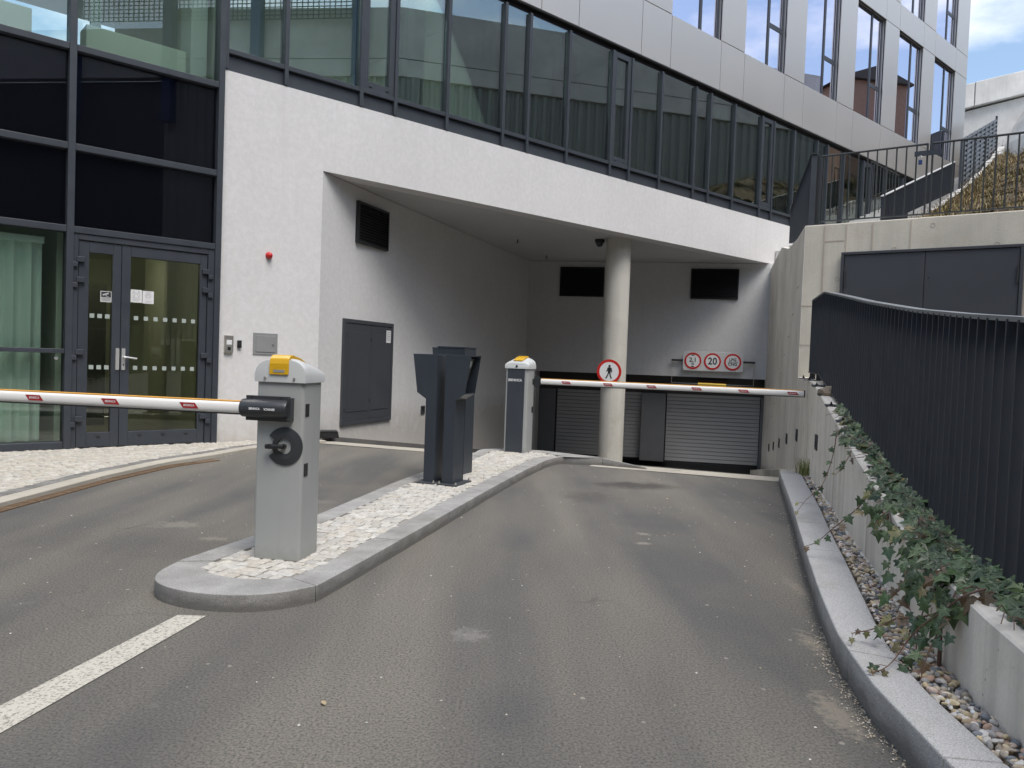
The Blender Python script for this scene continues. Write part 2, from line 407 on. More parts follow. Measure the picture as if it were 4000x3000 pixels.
# ================================================================== GROUND
def ground():
    mb = MB(); xs = [-30 + .5 * i for i in range(0, 68)]
    # roadway sheet, cut off by the recess walls and the retaining wall
    def inside(x, y):
        p = Vector((x, y, 0)) - LW.o
        if y > 10.6 and p.dot(LW.y) > .3: return False
        xr = lerp_y(WP, min(y, 9.9)) if y < 9.9 else 3.68 + .2816 * (y - 9.9)
        return x < xr + .25
    ys = [-12 + .5 * j for j in range(0, 65)]
    for y in ys:
        for x in xs:
            if inside(x + .25, y + .25) or inside(x, y):
                if vramp(x + .25, y + .25) > 20.5 or (y > 10.8 and x < -5): continue
                q = [(x, y), (x + .5, y), (x + .5, y + .5), (x, y + .5)]
                mb.add([(a, b, zroad(a, b)) for a, b in q], [(0, 1, 2, 3)])
    bm = MB(); bm = mb
    o = struct(bm, 'road', M['asphalt'], smooth=30)
    b = bmesh.new(); b.from_mesh(o.data); bmesh.ops.remove_doubles(b, verts=b.verts, dist=.001); b.to_mesh(o.data); b.free()
    g = MB()
    g.add([(-250, -250, -.05), (250, -250, -.05), (250, 7.5, -.05), (-250, 7.5, -.05)], [(0, 1, 2, 3)])
    g.add([(-250, 60, 6), (250, 60, 6), (250, 350, 6), (-250, 350, 6)], [(0, 1, 2, 3)])
    g.add([(-250, 7.5, -.05), (-14, 7.5, -.05), (-14, 60, -.05), (-250, 60, -.05)], [(0, 1, 2, 3)])
    struct(g, 'ground', M['earth'])
    s = MB()                                              # pale concrete threshold at the head of the ramp
    def strip(u0, u1, v0, v1):
        pts = []
        for v in (v0, v1):
            for k in range(9):
                u = u0 + (u1 - u0) * k / 8; x = .9455 * u + .3256 * v; y = -.3256 * u + .9455 * v
                pts.append((x, y, zroad(x, y) + .004))
        s.add(pts, [(k, k + 1, k + 10, k + 9) for k in range(8)])
    strip(-5.95, -2.95, 8.93, 9.30); strip(-2.05, .12, 8.86, 9.30)
    struct(s, 'threshold_strip', M['concrete_strip'])
    l = MB(); l.add([(-1.69 - .39, .58, .004), (-1.57 - .19, 1.2, .004), (-1.57, 2.37, .004), (-1.37, 3.5, .004), (-1.50, 3.5, .004), (-1.69, 2.56, .004), (-1.9, 1.2, .004), (-2.2, .58, .004)],
              [(0, 1, 6, 7), (1, 2, 5, 6), (2, 3, 4, 5)])
    struct(l, 'lane_marking', M['mark'])
def in_poly(x, y, P):
    c = False; n = len(P)
    for i in range(n):
        x1, y1 = P[i]; x2, y2 = P[(i + 1) % n]
        if (y1 > y) != (y2 > y) and x < (x2 - x1) * (y - y1) / (y2 - y1) + x1: c = not c
    return c
def resample(P, step):
    out = [P[0]]; acc = 0
    for a, b in zip(P[:-1], P[1:]):
        L = math.dist(a, b); n = max(1, int(L / .08))
        for i in range(1, n + 1):
            t = i / n; out.append((a[0] + (b[0] - a[0]) * t, a[1] + (b[1] - a[1]) * t))
    return out
def kerb_stones(mb, outer, inner, z0, z1, L, gap=.007, zf=None, step=.15):
    """stones between two paths given point for point"""
    n = len(outer); cum = [0]
    for a, b in zip(outer[:-1], outer[1:]): cum.append(cum[-1] + math.dist(a, b))
    def at(P, s):
        for i in range(n - 1):
            if s <= cum[i + 1] or i == n - 2:
                t = (s - cum[i]) / (cum[i + 1] - cum[i]); return (P[i][0] + (P[i + 1][0] - P[i][0]) * t, P[i][1] + (P[i + 1][1] - P[i][1]) * t)
    s = 0
    while s < cum[-1] - .05:
        e = min(s + L * random.uniform(.92, 1.08), cum[-1])
        if cum[-1] - e < .25: e = cum[-1]
        k = max(1, int((e - s) / step)); ring = []
        dz = random.uniform(-.002, .002)
        for i in range(k + 1):
            t = s + gap / 2 + (e - s - gap) * i / k; o = at(outer, t); q = at(inner, t)
            b = zf(*o) if zf else 0
            ring.append([Vector((*o, b + z0)), Vector((*o, b + z1 + dz)), Vector((*q, b + z1 + dz)), Vector((*q, b + z0))])
        mb.loft(ring); s = e
def setts(mb, poly, size, ang, z0, h, cols, fat=.0, skip=None):
    a = R(ang); ux = (cos(a), sin(a)); uy = (-sin(a), cos(a))
    xs = [p[0] * ux[0] + p[1] * ux[1] for p in poly]; ys = [p[0] * uy[0] + p[1] * uy[1] for p in poly]
    row = 0; v = min(ys)
    while v < max(ys):
        sv = size * random.uniform(.9, 1.08); u = min(xs) - random.random() * size
        while u < max(xs):
            su = size * random.uniform(.82, 1.3); cu, cv = u + su / 2, v + sv / 2
            x = cu * ux[0] + cv * uy[0]; y = cu * ux[1] + cv * uy[1]
            if in_poly(x, y, poly):
                c = random.choice(cols); k = random.uniform(.92, 1.08); c = [min(1, t * k) for t in c]
                g = .006; tz = h + random.uniform(-.003, .003)
                pts = []
                for zz, ins in ((0, 0), (tz - .006, 0), (tz, .012)):
                    for du, dv in ((-1, -1), (1, -1), (1, 1), (-1, 1)):
                        jx = random.uniform(-.004, .004)
                        qu = cu + du * (su / 2 - g / 2 - ins) + jx; qv = cv + dv * (sv / 2 - g / 2 - ins) + jx
                        pts.append((qu * ux[0] + qv * uy[0], qu * ux[1] + qv * uy[1], z0 + zz + (random.uniform(-.002, .002) if zz == tz else 0)))
                mb.add(pts, [(0, 1, 5, 4), (1, 2, 6, 5), (2, 3, 7, 6), (3, 0, 4, 7), (4, 5, 9, 8), (5, 6, 10, 9), (6, 7, 11, 10), (7, 4, 8, 11), (8, 9, 10, 11)], 0, c)
            u += su
        v += sv; row += 1
WHITE_SETTS = [tuple(.80 * q * k for q, k in zip(p, (1, .985, .95))) for p in [(.60, .585, .555), (.56, .545, .51), (.64, .63, .60), (.58, .55, .50), (.54, .53, .51), (.62, .595, .55)]]
def island():
    H = .085
    nose = [(-1.762, 4.10), (-1.775, 3.92), (-1.735, 3.77), (-1.64, 3.67), (-1.50, 3.60), (-1.34, 3.57), (-1.18, 3.585), (-1.05, 3.65), (-.93, 3.76)]
    noin = [(-1.585, 4.13), (-1.57, 3.98), (-1.50, 3.90), (-1.42, 3.86), (-1.36, 3.84), (-1.30, 3.83), (-1.24, 3.83), (-1.16, 3.85), (-1.09, 3.88)]
    def smooth(P, k=4):
        out = []
        for i in range(len(P) - 1):
            p0, p1, p2, p3 = [Vector(P[max(0, min(len(P) - 1, j))]) for j in (i - 1, i, i + 1, i + 2)]
            for q in range(k):
                u = q / k; v = .5 * (2 * p1 + (p2 - p0) * u + (2 * p0 - 5 * p1 + 4 * p2 - p3) * u * u + (3 * p1 - p0 - 3 * p2 + p3) * u ** 3); out.append((v.x, v.y))
        return out + [P[-1]]
    nose, noin_s = smooth(nose), smooth(noin)
    right = [(-.93, 3.76), (-.84, 4.08), (-.55, 5.2), (-.19, 6.63), (.165, 7.97), (.43, 8.82), (.58, 9.14), (.78, 9.28), (1.12, 9.16)]
    left = [(-1.762, 4.10), (-1.34, 5.43), (-1.02, 6.96), (-.845, 7.62), (-.433, 9.2), (-.37, 9.64), (-.12, 9.80), (.42, 9.74), (1.12, 9.28)]
    rin = [(-1.09, 3.88), (-1.0, 4.13), (-.72, 5.24), (-.36, 6.67), (-.005, 8.0), (.26, 8.88), (.36, 9.10), (.45, 9.16), (.62, 9.20)]
    lin = [(-1.585, 4.13), (-1.18, 5.40), (-.87, 6.93), (-.70, 7.60), (-.29, 9.15), (-.23, 9.50), (-.05, 9.62), (.36, 9.56), (.66, 9.26)]
    mb = MB()
    kerb_stones(mb, nose, noin_s, -.1, H, 4.0, step=.05); kerb_stones(mb, right, rin, -.1, H, 1.0); kerb_stones(mb, left, lin, -.1, H, 1.0)
    # dropped kerb that runs down to the threshold
    mb.add([(1.12, 9.16, -.1), (1.12, 9.25, -.1), (1.12, 9.16, H), (1.12, 9.25, H), (1.62, 8.98, -.1), (1.62, 9.08, -.1), (1.62, 8.98, .006), (1.62, 9.08, .006)],
           [(0, 1, 3, 2), (4, 6, 7, 5), (2, 3, 7, 6), (0, 2, 6, 4), (1, 5, 7, 3), (0, 4, 5, 1)])
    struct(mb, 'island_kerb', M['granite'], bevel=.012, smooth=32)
    poly = noin + rin[1:] + lin[::-1][1:-1]
    s = MB(); s.add([(x, y, H - .012) for x, y in poly], [tuple(range(len(poly)))]); struct(s, 'paving_bed', M['mortar'])
    q = MB(); setts(q, poly, .066, -18, H - .045, .045, WHITE_SETTS); struct(q, 'island_paving', M['sett'])
def pavement():
    ko = [(-3.9, -6), (-3.86, 2), (-3.80, 4.2), (-3.76, 5.66), (-3.70, 6.97), (-3.55, 8.0), (-3.33, 8.62), (-3.13, 9.34), (-2.78, 10.05), (-2.50, 10.42)]
    ki = offs(ko, -.155); kd = offs(ko, -.27); z = .035
    mb = MB(); kerb_stones(mb, ko, ki, -.15, z, 1.0); struct(mb, 'pavement_kerb', M['concrete_strip'], bevel=.006)
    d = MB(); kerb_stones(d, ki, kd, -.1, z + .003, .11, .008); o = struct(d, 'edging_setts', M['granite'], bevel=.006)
    e = FA(1.2, .1, 0); l = FA(-9, .1, 0); w0 = FA(-9, .1, 0)
    poly = kd + [(FA(1.38, .02, 0).x, FA(1.38, .02, 0).y), (FA(-9, .02, 0).x, FA(-9, .02, 0).y), (-10.5, -6)]
    b = MB(); b.add([(x, y, z - .015) for x, y in poly], [tuple(range(len(poly)))]); struct(b, 'pavement', M['mortar'])
    near = [p for p in kd if p[1] > 4.0]
    pp = [(-4.07, 4.2)] + [p for p in kd if p[1] > 4.3] + [(FA(1.30, -.02, 0).x, FA(1.3, -.02, 0).y), (FA(-3.6, -.02, 0).x, FA(-3.6, -.02, 0).y), (-6.6, 4.2)]
    cols = [(.47, .44, .385), (.44, .415, .36), (.50, .475, .425), (.455, .415, .35), (.42, .40, .36)]
    q = MB(); setts(q, pp, .070, 62, z - .045, .05, cols); struct(q, 'cobbled_pavement', M['sett'])
    # raised kerb that follows the left wall down the ramp
    k = MB(); a = [LW(.15 + .5 * i, -.16, 0) for i in range(17)]; c = [LW(.15 + .5 * i, -.0, 0) for i in range(17)]
    kerb_stones(k, [(p.x, p.y) for p in a], [(p.x, p.y) for p in c], -.2, .07, 1.0, .007, zroad)
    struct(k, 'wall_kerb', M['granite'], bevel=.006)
    # drain
    t = thing('drain_channel', 'rusty slotted drain grate along the left pavement kerb', 'drain grate', (-3.6, 6.5, 0))
    P = [(-3.83, 2), (-3.77, 4.2), (-3.735, 5.55), (-3.675, 6.86), (-3.53, 7.88), (-3.27, 8.45)]
    P2 = offs(P, .105); f = MB(); kerb_stones(f, P, offs(P, .012), -.05, .010, 1.0, .004); kerb_stones(f, offs(P, .093), P2, -.05, .010, 1.0, .004); f.build('frame', M['rust'], t)
    g = MB(); kerb_stones(g, offs(P, .014), offs(P, .091), -.05, .008, .030, .013); g.build('grating', M['rust'], t)
    u = MB(); a, b2 = P, P2
    for i in range(len(P) - 1): u.add([(*a[i], .003), (*a[i + 1], .003), (*b2[i + 1], .003), (*b2[i], .003)], [(0, 1, 2, 3)])
    u.build('channel', M['blackm'], t)
def right_kerb():
    o = [(1.28, -3), (1.28, .5), (1.272, 1.6), (1.29, 2.17), (1.305, 2.4), (1.32, 2.67), (1.365, 2.95), (1.42, 3.24), (1.58, 3.82), (1.80, 4.55), (2.03, 5.3), (2.31, 6.2), (2.94, 8.32)]
    i = [(1.46, -3), (1.45, .5), (1.44, 1.6), (1.458, 2.15), (1.472, 2.36), (1.486, 2.61), (1.524, 2.86), (1.585, 3.16), (1.775, 3.77), (2.0, 4.49), (2.225, 5.235), (2.51, 6.13), (3.14, 8.25)]
    i = [(a + .0, b) for a, b in i]
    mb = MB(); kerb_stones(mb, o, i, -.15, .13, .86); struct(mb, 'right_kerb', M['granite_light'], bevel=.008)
    p = MB(); a = []; b = []
    for k in range(22):
        y = 8.36 + .5 * k; a.append((2.96 + .2816 * (y - 8.36) + .03, y)); b.append((3.68 + .2816 * (y - 9.9) + .02, y - .0))
    kerb_stones(p, a, b, -.3, .10, 2.5, .004, zroad); struct(p, 'ramp_kerb', M['concrete_strip'], bevel=.01)
    bed = [(x + .0, y) for x, y in i] + [(x + .05, y) for x, y in WP[::-1] if y < 8.3]
    bed = [(x, y) for x, y in i[:-1]] + [(3.14, 8.25), (3.24, 8.22)] + [(x + .05, y) for x, y in WP[::-1] if y < 8.3]
    s = MB(); s.add([(x, y, .088) for x, y in bed], [tuple(range(len(bed)))]); struct(s, 'gravel_bed', M['gravelbed'])
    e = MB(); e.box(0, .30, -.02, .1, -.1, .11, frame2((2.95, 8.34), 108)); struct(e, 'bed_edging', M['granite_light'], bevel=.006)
    # pebbles
    ico = bmesh.new(); bmesh.ops.create_icosphere(ico, subdivisions=1, radius=1.); bv = [v.co.copy() for v in ico.verts]; bf = [tuple(v.index for v in f.verts) for f in ico.faces]; ico.free()
    ico = bmesh.new(); bmesh.ops.create_icosphere(ico, subdivisions=2, radius=1.); bv2 = [v.co.copy() for v in ico.verts]; bf2 = [tuple(v.index for v in f.verts) for f in ico.faces]; ico.free()
    cols = [(.50, .40, .27), (.58, .50, .38), (.62, .58, .52), (.33, .32, .31), (.20, .215, .23), (.46, .32, .24), (.66, .63, .59), (.42, .36, .28), (.27, .25, .24), (.54, .43, .36), (.55, .45, .28)]
    q = MB(); y = .9
    while y < 8.15:
        k = .85 if y > 5 else 1.; base = (.025 if y < 4.6 else .031)
        x0 = lerp_y(i, y) + .01; x1 = lerp_y(WP, y) - .005; x = x0 + random.random() * .02
        while x < x1:
            r = base * .5 * random.uniform(.65, 1.4); px, py = x + r * .8, y + random.uniform(-.014, .014)
            if px < x1 + .004:
                ax = Vector((1, random.uniform(.55, .85), random.uniform(.45, .7))) * r * 1.15
                rot = Matrix.Rotation(random.uniform(0, 6.3), 3, 'Z') @ Matrix.Rotation(random.uniform(-.5, .5), 3, 'X') @ Matrix.Rotation(random.uniform(-.5, .5), 3, 'Y')
                c = random.choice(cols); kk = random.uniform(.95, 1.45); c = [min(.85, t * kk) for t in c]
                pz = .098 + random.uniform(0, .026)
                V, F = (bv2, bf2) if y < 3.4 else (bv, bf); ph = [random.uniform(0, 6.3) for _ in range(3)]
                pts = []
                for v in V:
                    w = 1 + .17 * sin(2.6 * v.x + ph[0]) + .17 * sin(3.1 * v.y + ph[1]) + .12 * sin(3.4 * v.z + ph[2])
                    pts.append(rot @ Vector((v.x * ax.x * w, v.y * ax.y * w, v.z * ax.z * w)) + Vector((px, py, pz)))
                q.add(pts, F, 0, c)
            x += r * 1.55
        y += base * .74
    o2 = q.build('gravel', M['pebble'], smooth=50, fix=False); tag(o2, kind='stuff')
    # sandy crumbs collected at the foot of the kerb and scattered grit
    w = MB(); sand = [(.46, .39, .29), (.40, .35, .27), (.55, .50, .42), (.34, .30, .24)]
    for _ in range(800):
        y = random.choice((random.uniform(1.6, 8), random.gauss(2.75, .25), random.gauss(3.35, .2))); x = lerp_y(o, y) - abs(random.gauss(0, .035)) - .004
        if y > 8.2 or y < 1: continue
        s = random.uniform(.0015, .006); a = random.uniform(0, 6.3); ang = [a + 2 * pi * j / 5 for j in range(5)]
        w.add([(x + s * cos(t) * random.uniform(.6, 1.1), y + s * sin(t) * random.uniform(.6, 1.1), .004) for t in ang] + [(x, y, .004 + s * .7)], [(j, (j + 1) % 5, 5) for j in range(5)], 0, random.choice(sand))
    for _ in range(420):
        y = random.uniform(1.6, 9) ** 1.0; x = random.uniform(-3.4, 2.6)
        if x > lerp_y(o, min(y, 8.3)) - .05: continue
        s = random.uniform(.0025, .008); a = random.uniform(0, 6.3); ang = [a + 2 * pi * j / 5 for j in range(5)]
        w.add([(x + s * cos(t) * random.uniform(.5, 1.1), y + s * sin(t) * random.uniform(.5, 1.1), .003) for t in ang] + [(x, y, .003 + s * .6)], [(j, (j + 1) % 5, 5) for j in range(5)], 0, random.choice(sand + [(.62, .6, .55)] * 2))
    tag(w.build('grit', M['pebble'], fix=False), kind='stuff')
ground(); island(); pavement(); right_kerb()
# fallen leaves on the tarmac
def litter():
    spots = [(-.62, 2.66, .024), (1.46, 7.0, .026), (1.72, 4.2, .026), (.93, 2.26, .034), (.2, 2.15, .02)]
    base = MB(); out = [(0, -.5), (.25, -.3), (.32, .0), (.18, .35), (0, .55), (-.2, .3), (-.3, 0), (-.22, -.32)]
    base.add([(x, y, .08 * abs(x) * 2) for x, y in out] + [(0, 0, .0)], [(j, (j + 1) % 8, 8) for j in range(8)], 0, (.40, .31, .19))
    base.add([(-.012, -.5, .005), (.012, -.5, .005), (.012, -.95, .02), (-.012, -.95, .02)], [(0, 1, 2, 3)], 0, (.2, .13, .07))
    o = base.build('fallen_leaf', M['leaf'], fix=False); me = o.data
    words = ['between the lane line and the right kerb', 'near the oil stain', 'at the foot of the granite kerb', 'closest to the granite kerb corner', 'in the open middle of the near lane']
    for i, (x, y, s) in enumerate(spots):
        c = o if i == 0 else o.copy()
        if i: COL.objects.link(c)
        c.location = (x, y, .008); c.rotation_euler = (random.uniform(-.1, .1), random.uniform(-.1, .1), random.uniform(0, 6.3)); c.scale = (s * 1.3, s * 1.3, s)
        tag(c, 'dry tan fallen leaf on the asphalt ' + words[i], 'leaf', 'fallen leaves on the asphalt')
litter()
# ================================================================== BUILDING
bld = thing('office_building', 'grey clad office building with ribbon windows above a white plaster garage entrance', 'building', (-3.76, 9.76, 0))
def building():
    P = lambda mb, n, m, **k: mb.build(n, m, bld, **k)
    # white plaster front with the opening of the garage recess
    w = MB(); w.prism([(.0, -.4), (1.40, -.4), (1.40, 3.73), (25, 3.73), (25, 4.735), (.0, 4.735)], 0, .30, 'xz', FA)
    P(w, 'plaster_front', M['plaster'])
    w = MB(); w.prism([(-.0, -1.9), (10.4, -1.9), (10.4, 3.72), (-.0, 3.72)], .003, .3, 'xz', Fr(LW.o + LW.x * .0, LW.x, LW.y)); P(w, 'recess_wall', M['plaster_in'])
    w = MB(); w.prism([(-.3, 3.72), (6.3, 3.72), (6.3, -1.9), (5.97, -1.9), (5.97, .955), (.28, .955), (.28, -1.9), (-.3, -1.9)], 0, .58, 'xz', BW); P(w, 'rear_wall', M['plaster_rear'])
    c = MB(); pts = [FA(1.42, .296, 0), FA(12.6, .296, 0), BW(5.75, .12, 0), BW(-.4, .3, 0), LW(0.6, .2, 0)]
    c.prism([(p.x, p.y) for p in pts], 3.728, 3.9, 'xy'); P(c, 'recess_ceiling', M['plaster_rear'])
    f = MB(); f.box(.0, 6.3, .60, .75, .50, .96, BW); f.box(.0, 6.3, .59, 1.2, .957, 1.1, BW); f.box(-.2, 6.6, .80, .9, -2.4, .5, BW, 1); P(f, 'dark_lintel', [M['fascia'], M['blackm']])
    for q in ((-.2, .72, .60, .75, -1.9), (5.84, 6.4, .60, .75, -1.9), (2.93, 3.53, .42, .75, -1.215)):
        f = MB(); f.box(*q[:4], q[4], .498, BW); P(f, 'shutter_jamb', M['jamb'], bevel=.01)
    for a, b, bot in ((.76, 2.93, -1.17), (3.56, 5.82, -1.215)):
        s = MB(); z = .52; k = 0
        while z > bot + .02:
            h = .0955; zb = max(z - h, bot)
            s.prism([(.62, z - .004), (.609, z - .012), (.609, zb + .008), (.613, zb + .003), (.66, zb + .003), (.66, z - .004)], a, b, 'yz', BW); z -= h
        s.box(a, b, .64, .68, bot, .52, BW, 1); s.box(a, b, .60, .66, bot - .035, bot, BW, 1)
        P(s, 'roller_shutter', [M['shutter'], M['blackm']])
    # louvre vents
    def vent(fr, x0, x1, z0, z1, y=-.050, n=13):
        v = MB(); t = .035
        v.box(x0, x0 + t, y, y + .055, z0, z1, fr); v.box(x1 - t, x1, y, y + .055, z0, z1, fr); v.box(x0 + t, x1 - t, y, y + .055, z0, z0 + t, fr); v.box(x0 + t, x1 - t, y, y + .055, z1 - t, z1, fr)
        h = (z1 - z0 - 2 * t) / n
        for i in range(n):
            z = z0 + t + i * h
            v.add([fr(x, yy, zz) for x in (x0 + t, x1 - t) for yy, zz in ((y + .004, z + .004), (y + .026, z + h * .8))], [(0, 1, 3, 2)])
        v.box(x0 + t + .001, x1 - t - .001, y + .034, y + .049, z0 + t, z1 - t, fr, 1)
        P(v, 'louvre_vent', [M['blackm'] if fr is BW else M['black'], M['blackm']])
    vent(LW, .90, 1.85, 2.89, 3.51); vent(BW, .80, 1.90, 2.85, 3.58, n=16); vent(BW, 4.0, 5.12, 2.85, 3.58, n=16)
    # ---- glazed left bay
    g = MB(); zt = 16.
    for s in (-.038, -1.68, -4.4, -7.1): g.box(s - .036, s + .036, -.07, .12, -.1, 7.2, FA)
    for a, b in ((-1.644, -.074), (-4.364, -1.716), (-7.064, -4.436)):
        for z in (2.505, 3.42, 4.51): g.box(a, b, -.058, .10, z - .036, z + .036, FA)
        if a < -2:
            g.box(a, b, -.05, .10, 1.115, 1.165, FA); g.box(a, b, -.05, .12, -.1, .12, FA)
    P(g, 'facade_frame', M['anth'], bevel=.004)
    for a, b in ((-1.644, -.074), (-4.364, -1.716), (-7.064, -4.436)):
        for z0, z1 in ((2.541, 3.384), (3.456, 4.474)):
            s = MB(); s.box(a, b, .02, .05, z0, z1, FA); P(s, 'spandrel_panel', M['spandrel'])
            s = MB(); s.box(a, b, .055, .09, z0, z1, FA); P(s, 'spandrel_backing', M['spback'])
        s = MB(); s.box(a, b, .02, .03, 4.546, 7.1, FA); P(s, 'window_pane', M['gl_low'])
        if a < -2:
            for z0, z1 in ((.12, 1.115), (1.165, 2.469)):
                s = MB(); s.box(a, b, .02, .03, z0, z1, FA); P(s, 'window_pane', M['gl_low'])
    # double door
    d = MB(); y0, y1 = -.045, .06
    d.box(-1.644, -1.592, y0, y1, .03, 2.469, FA); d.box(-.150, -.074, y0, y1, .03, 2.469, FA); d.box(-1.592, -.150, y0, y1, 2.40, 2.469, FA)
    P(d, 'door_frame', M['anth'], bevel=.004)
    def leaf(a, b, ga, gb, hs, hx):
        l = MB(); y0, y1 = -.03, .05; z0, z1, gz0, gz1 = .045, 2.393, .215, 2.27
        l.box(a, ga, y0, y1, z0, z1, FA); l.box(gb, b, y0, y1, z0, z1, FA); l.box(ga, gb, y0, y1, z0, gz0, FA); l.box(ga, gb, y0, y1, gz1, z1, FA)
        o = P(l, 'door_leaf', M['anth'], bevel=.004)
        p = MB(); p.box(ga, gb, .004, .014, gz0, gz1, FA); p.build('door_pane', M['gl_door'], o)
        q = MB(); sgn = 1 if hx < -1 else -1
        for z in (2.155, 1.925, 1.11, .35):
            h = MB(); h.box(hx - .01 - .06 * (sgn < 0), hx + .01 + .06 * (sgn > 0), -.065, -.03, z - .005, z + .055, FA); h.box(hx - .055 if sgn > 0 else hx + .0, hx - .0 if sgn > 0 else hx + .055, -.072, -.03, z - .065, z - .012, FA)
            h.build('hinge', M['anth'], o, bevel=.004)
        for k in range(3 if b - a > .6 else 1):
            w = MB(); x = ga + (gb - ga) * ((k + .5) / 3 if b - a > .6 else .5); w.box(x - .022, x + .022, -.04, -.03, .165, .18, FA); w.build('drain_cap', M['dkgrey'], o)
        return o
    L = leaf(-1.586, -1.143, -1.48, -1.232, 1, -1.60); Rr = leaf(-1.137, -.156, -1.04, -.24, 1, -.150)
    for o, x, lev in ((L, -1.17, 0), (Rr, -1.105, 1)):
        h = MB(); h.prism([(x - .019 + .0, .945), (x - .012, .938), (x + .012, .938), (x + .019, .945), (x + .019, 1.185), (x + .012, 1.192), (x - .012, 1.192), (x - .019, 1.185)], -.043, -.03, 'xz', FA)
        if lev:
            h.tube([(x, -.04, 1.09), (x, -.085, 1.09)], .011, 10, 0, FA); h.tube([(x - .005, -.085, 1.09), (x + .03, -.09, 1.089), (x + .135, -.085, 1.075)], .0105, 10, 0, FA)
            h.disc((x, 1.0), .009, FA, -.046, -.043, 12, 1)
        h.build('door_handle', [M['chrome'], M['black']], o, smooth=40)
    # safety squares on the glass, part of the leaves
    for o, a, b in ((L, -1.475, -1.235), (Rr, -1.02, -.25)):
        q = MB()
        for z in (1.555, .965):
            n = 3 if b - a < .5 else 7
            for k in range(n):
                x = a + (b - a) * (k + .5) / n; q.box(x - .024, x + .024, .0005, .0035, z - .024, z + .024, FA)
        q.build('safety_marking', M['frost'], o)
    # knob and latch on the left window
    # ---- ribbon of windows above the plaster
    mull = [.0, .83, 1.96, 2.53, 3.47, 4.61, 5.16, 6.11, 7.27, 7.82, 8.75, 9.90, 10.44, 11.37, 12.50, 13.03, 13.98, 15.13, 15.68, 16.6, 17.76, 18.3, 19.24, 20.4, 20.95, 21.9, 23.05, 23.6, 24.9]
    case = {2, 8, 14, 20, 26}
    f = MB(); f.box(.002, 25, .045, .28, 4.745, 4.93, FA); f.box(.002, 25, .0, .16, 4.955, 5.015, FA); f.box(.002, 25, .06, .16, 4.93, 4.955, FA)
    f.box(.002, 25, .05, .28, 7.08, 7.164, FA, 1)  # black band stands for the shadow below the cladding
    for i, s in enumerate(mull): f.box(s - (.0 if i == 0 else .027), s + (.06 if i == 0 else .027), -.015, .16, 4.75, 7.08, FA)
    P(f, 'ribbon_frame', [M['anth'], M['blackm']], bevel=.004)
    for i in range(len(mull) - 1):
        a, b = mull[i] + .027 + (.033 if i == 0 else 0), mull[i + 1] - .027
        if i in case:
            c = MB(); t = .085
            c.box(a, a + t, .01, .13, 5.015, 7.08, FA); c.box(b - t, b, .01, .13, 5.015, 7.08, FA); c.box(a + t, b - t, .01, .13, 5.015, 5.13, FA); c.box(a + t, b - t, .01, .13, 6.98, 7.08, FA)
            for x in (a + .12, b - .12): c.box(x - .025, x + .025, .0, .01, 5.06, 5.08, FA)
            o = P(c, 'casement_window', M['anth'], bevel=.004)
            g = MB(); g.box(a + t, b - t, .05, .06, 5.13, 6.98, FA); g.build('window_pane', M['gl_curt'], o)
        else:
            g = MB(); g.box(a, b, .05, .06, 5.015, 7.08, FA); P(g, 'window_pane', M['gl_curt'])
    # ---- metal cladding with punched windows
    per = 2.6555; st = [6.27 + per * k for k in range(-5, 7)]; wd = 1.74; END = 24.98
    rows = [(7.185, 8.25, 0), (8.25, 11.21, 1), (11.21, 11.95, 0), (11.95, 14.86, 1), (14.86, 15.6, 0)]
    pn = MB(); g = .007
    def panel(a, b, z0, z1):
        if b - a < .05: return
        pn.box(a + g, b - g, -.035, -.005, z0 + g, z1 - g, FA, 0); pn.box(a, b, -.004, .02, z0, z1, FA, 1)
    lin = MB()
    for z0, z1, win in rows:
        for k, a in enumerate(st):
            b = a + wd; nx = st[k + 1] if k + 1 < len(st) else END
            if b > END: continue
            if not win: panel(a, b, z0, z1)
            panel(b, min(nx, END), z0, z1)
            if win: lin.box(b + .002, min(nx, END) - .002, -.0 + .021, .30, z0, z1, FA)
        if not win: lin.box(st[0], END, -.0 + .021, .30, z0, z1, FA)
    lin.box(END - .02, END, .3, 14, 7.19, 15.6, FA); lin.box(-7.1, END, .3, 14, 15.4, 15.6, FA); lin.box(-7.2, -7.0, .3, 14, 0, 15.4, FA); lin.box(END - .3, END - .02, .3, 14, 3.0, 7.19, FA)
    P(pn, 'metal_cladding', [M['clad'], M['blackm']], bevel=.004); P(lin, 'reveal_lining', M['clad_side'])
    u = MB(); u.box(-7.1, END, -.03, .30, 7.165, 7.184, FA); P(u, 'cladding_soffit', M['blackm'])  # shadow under the overhang put in as matt black
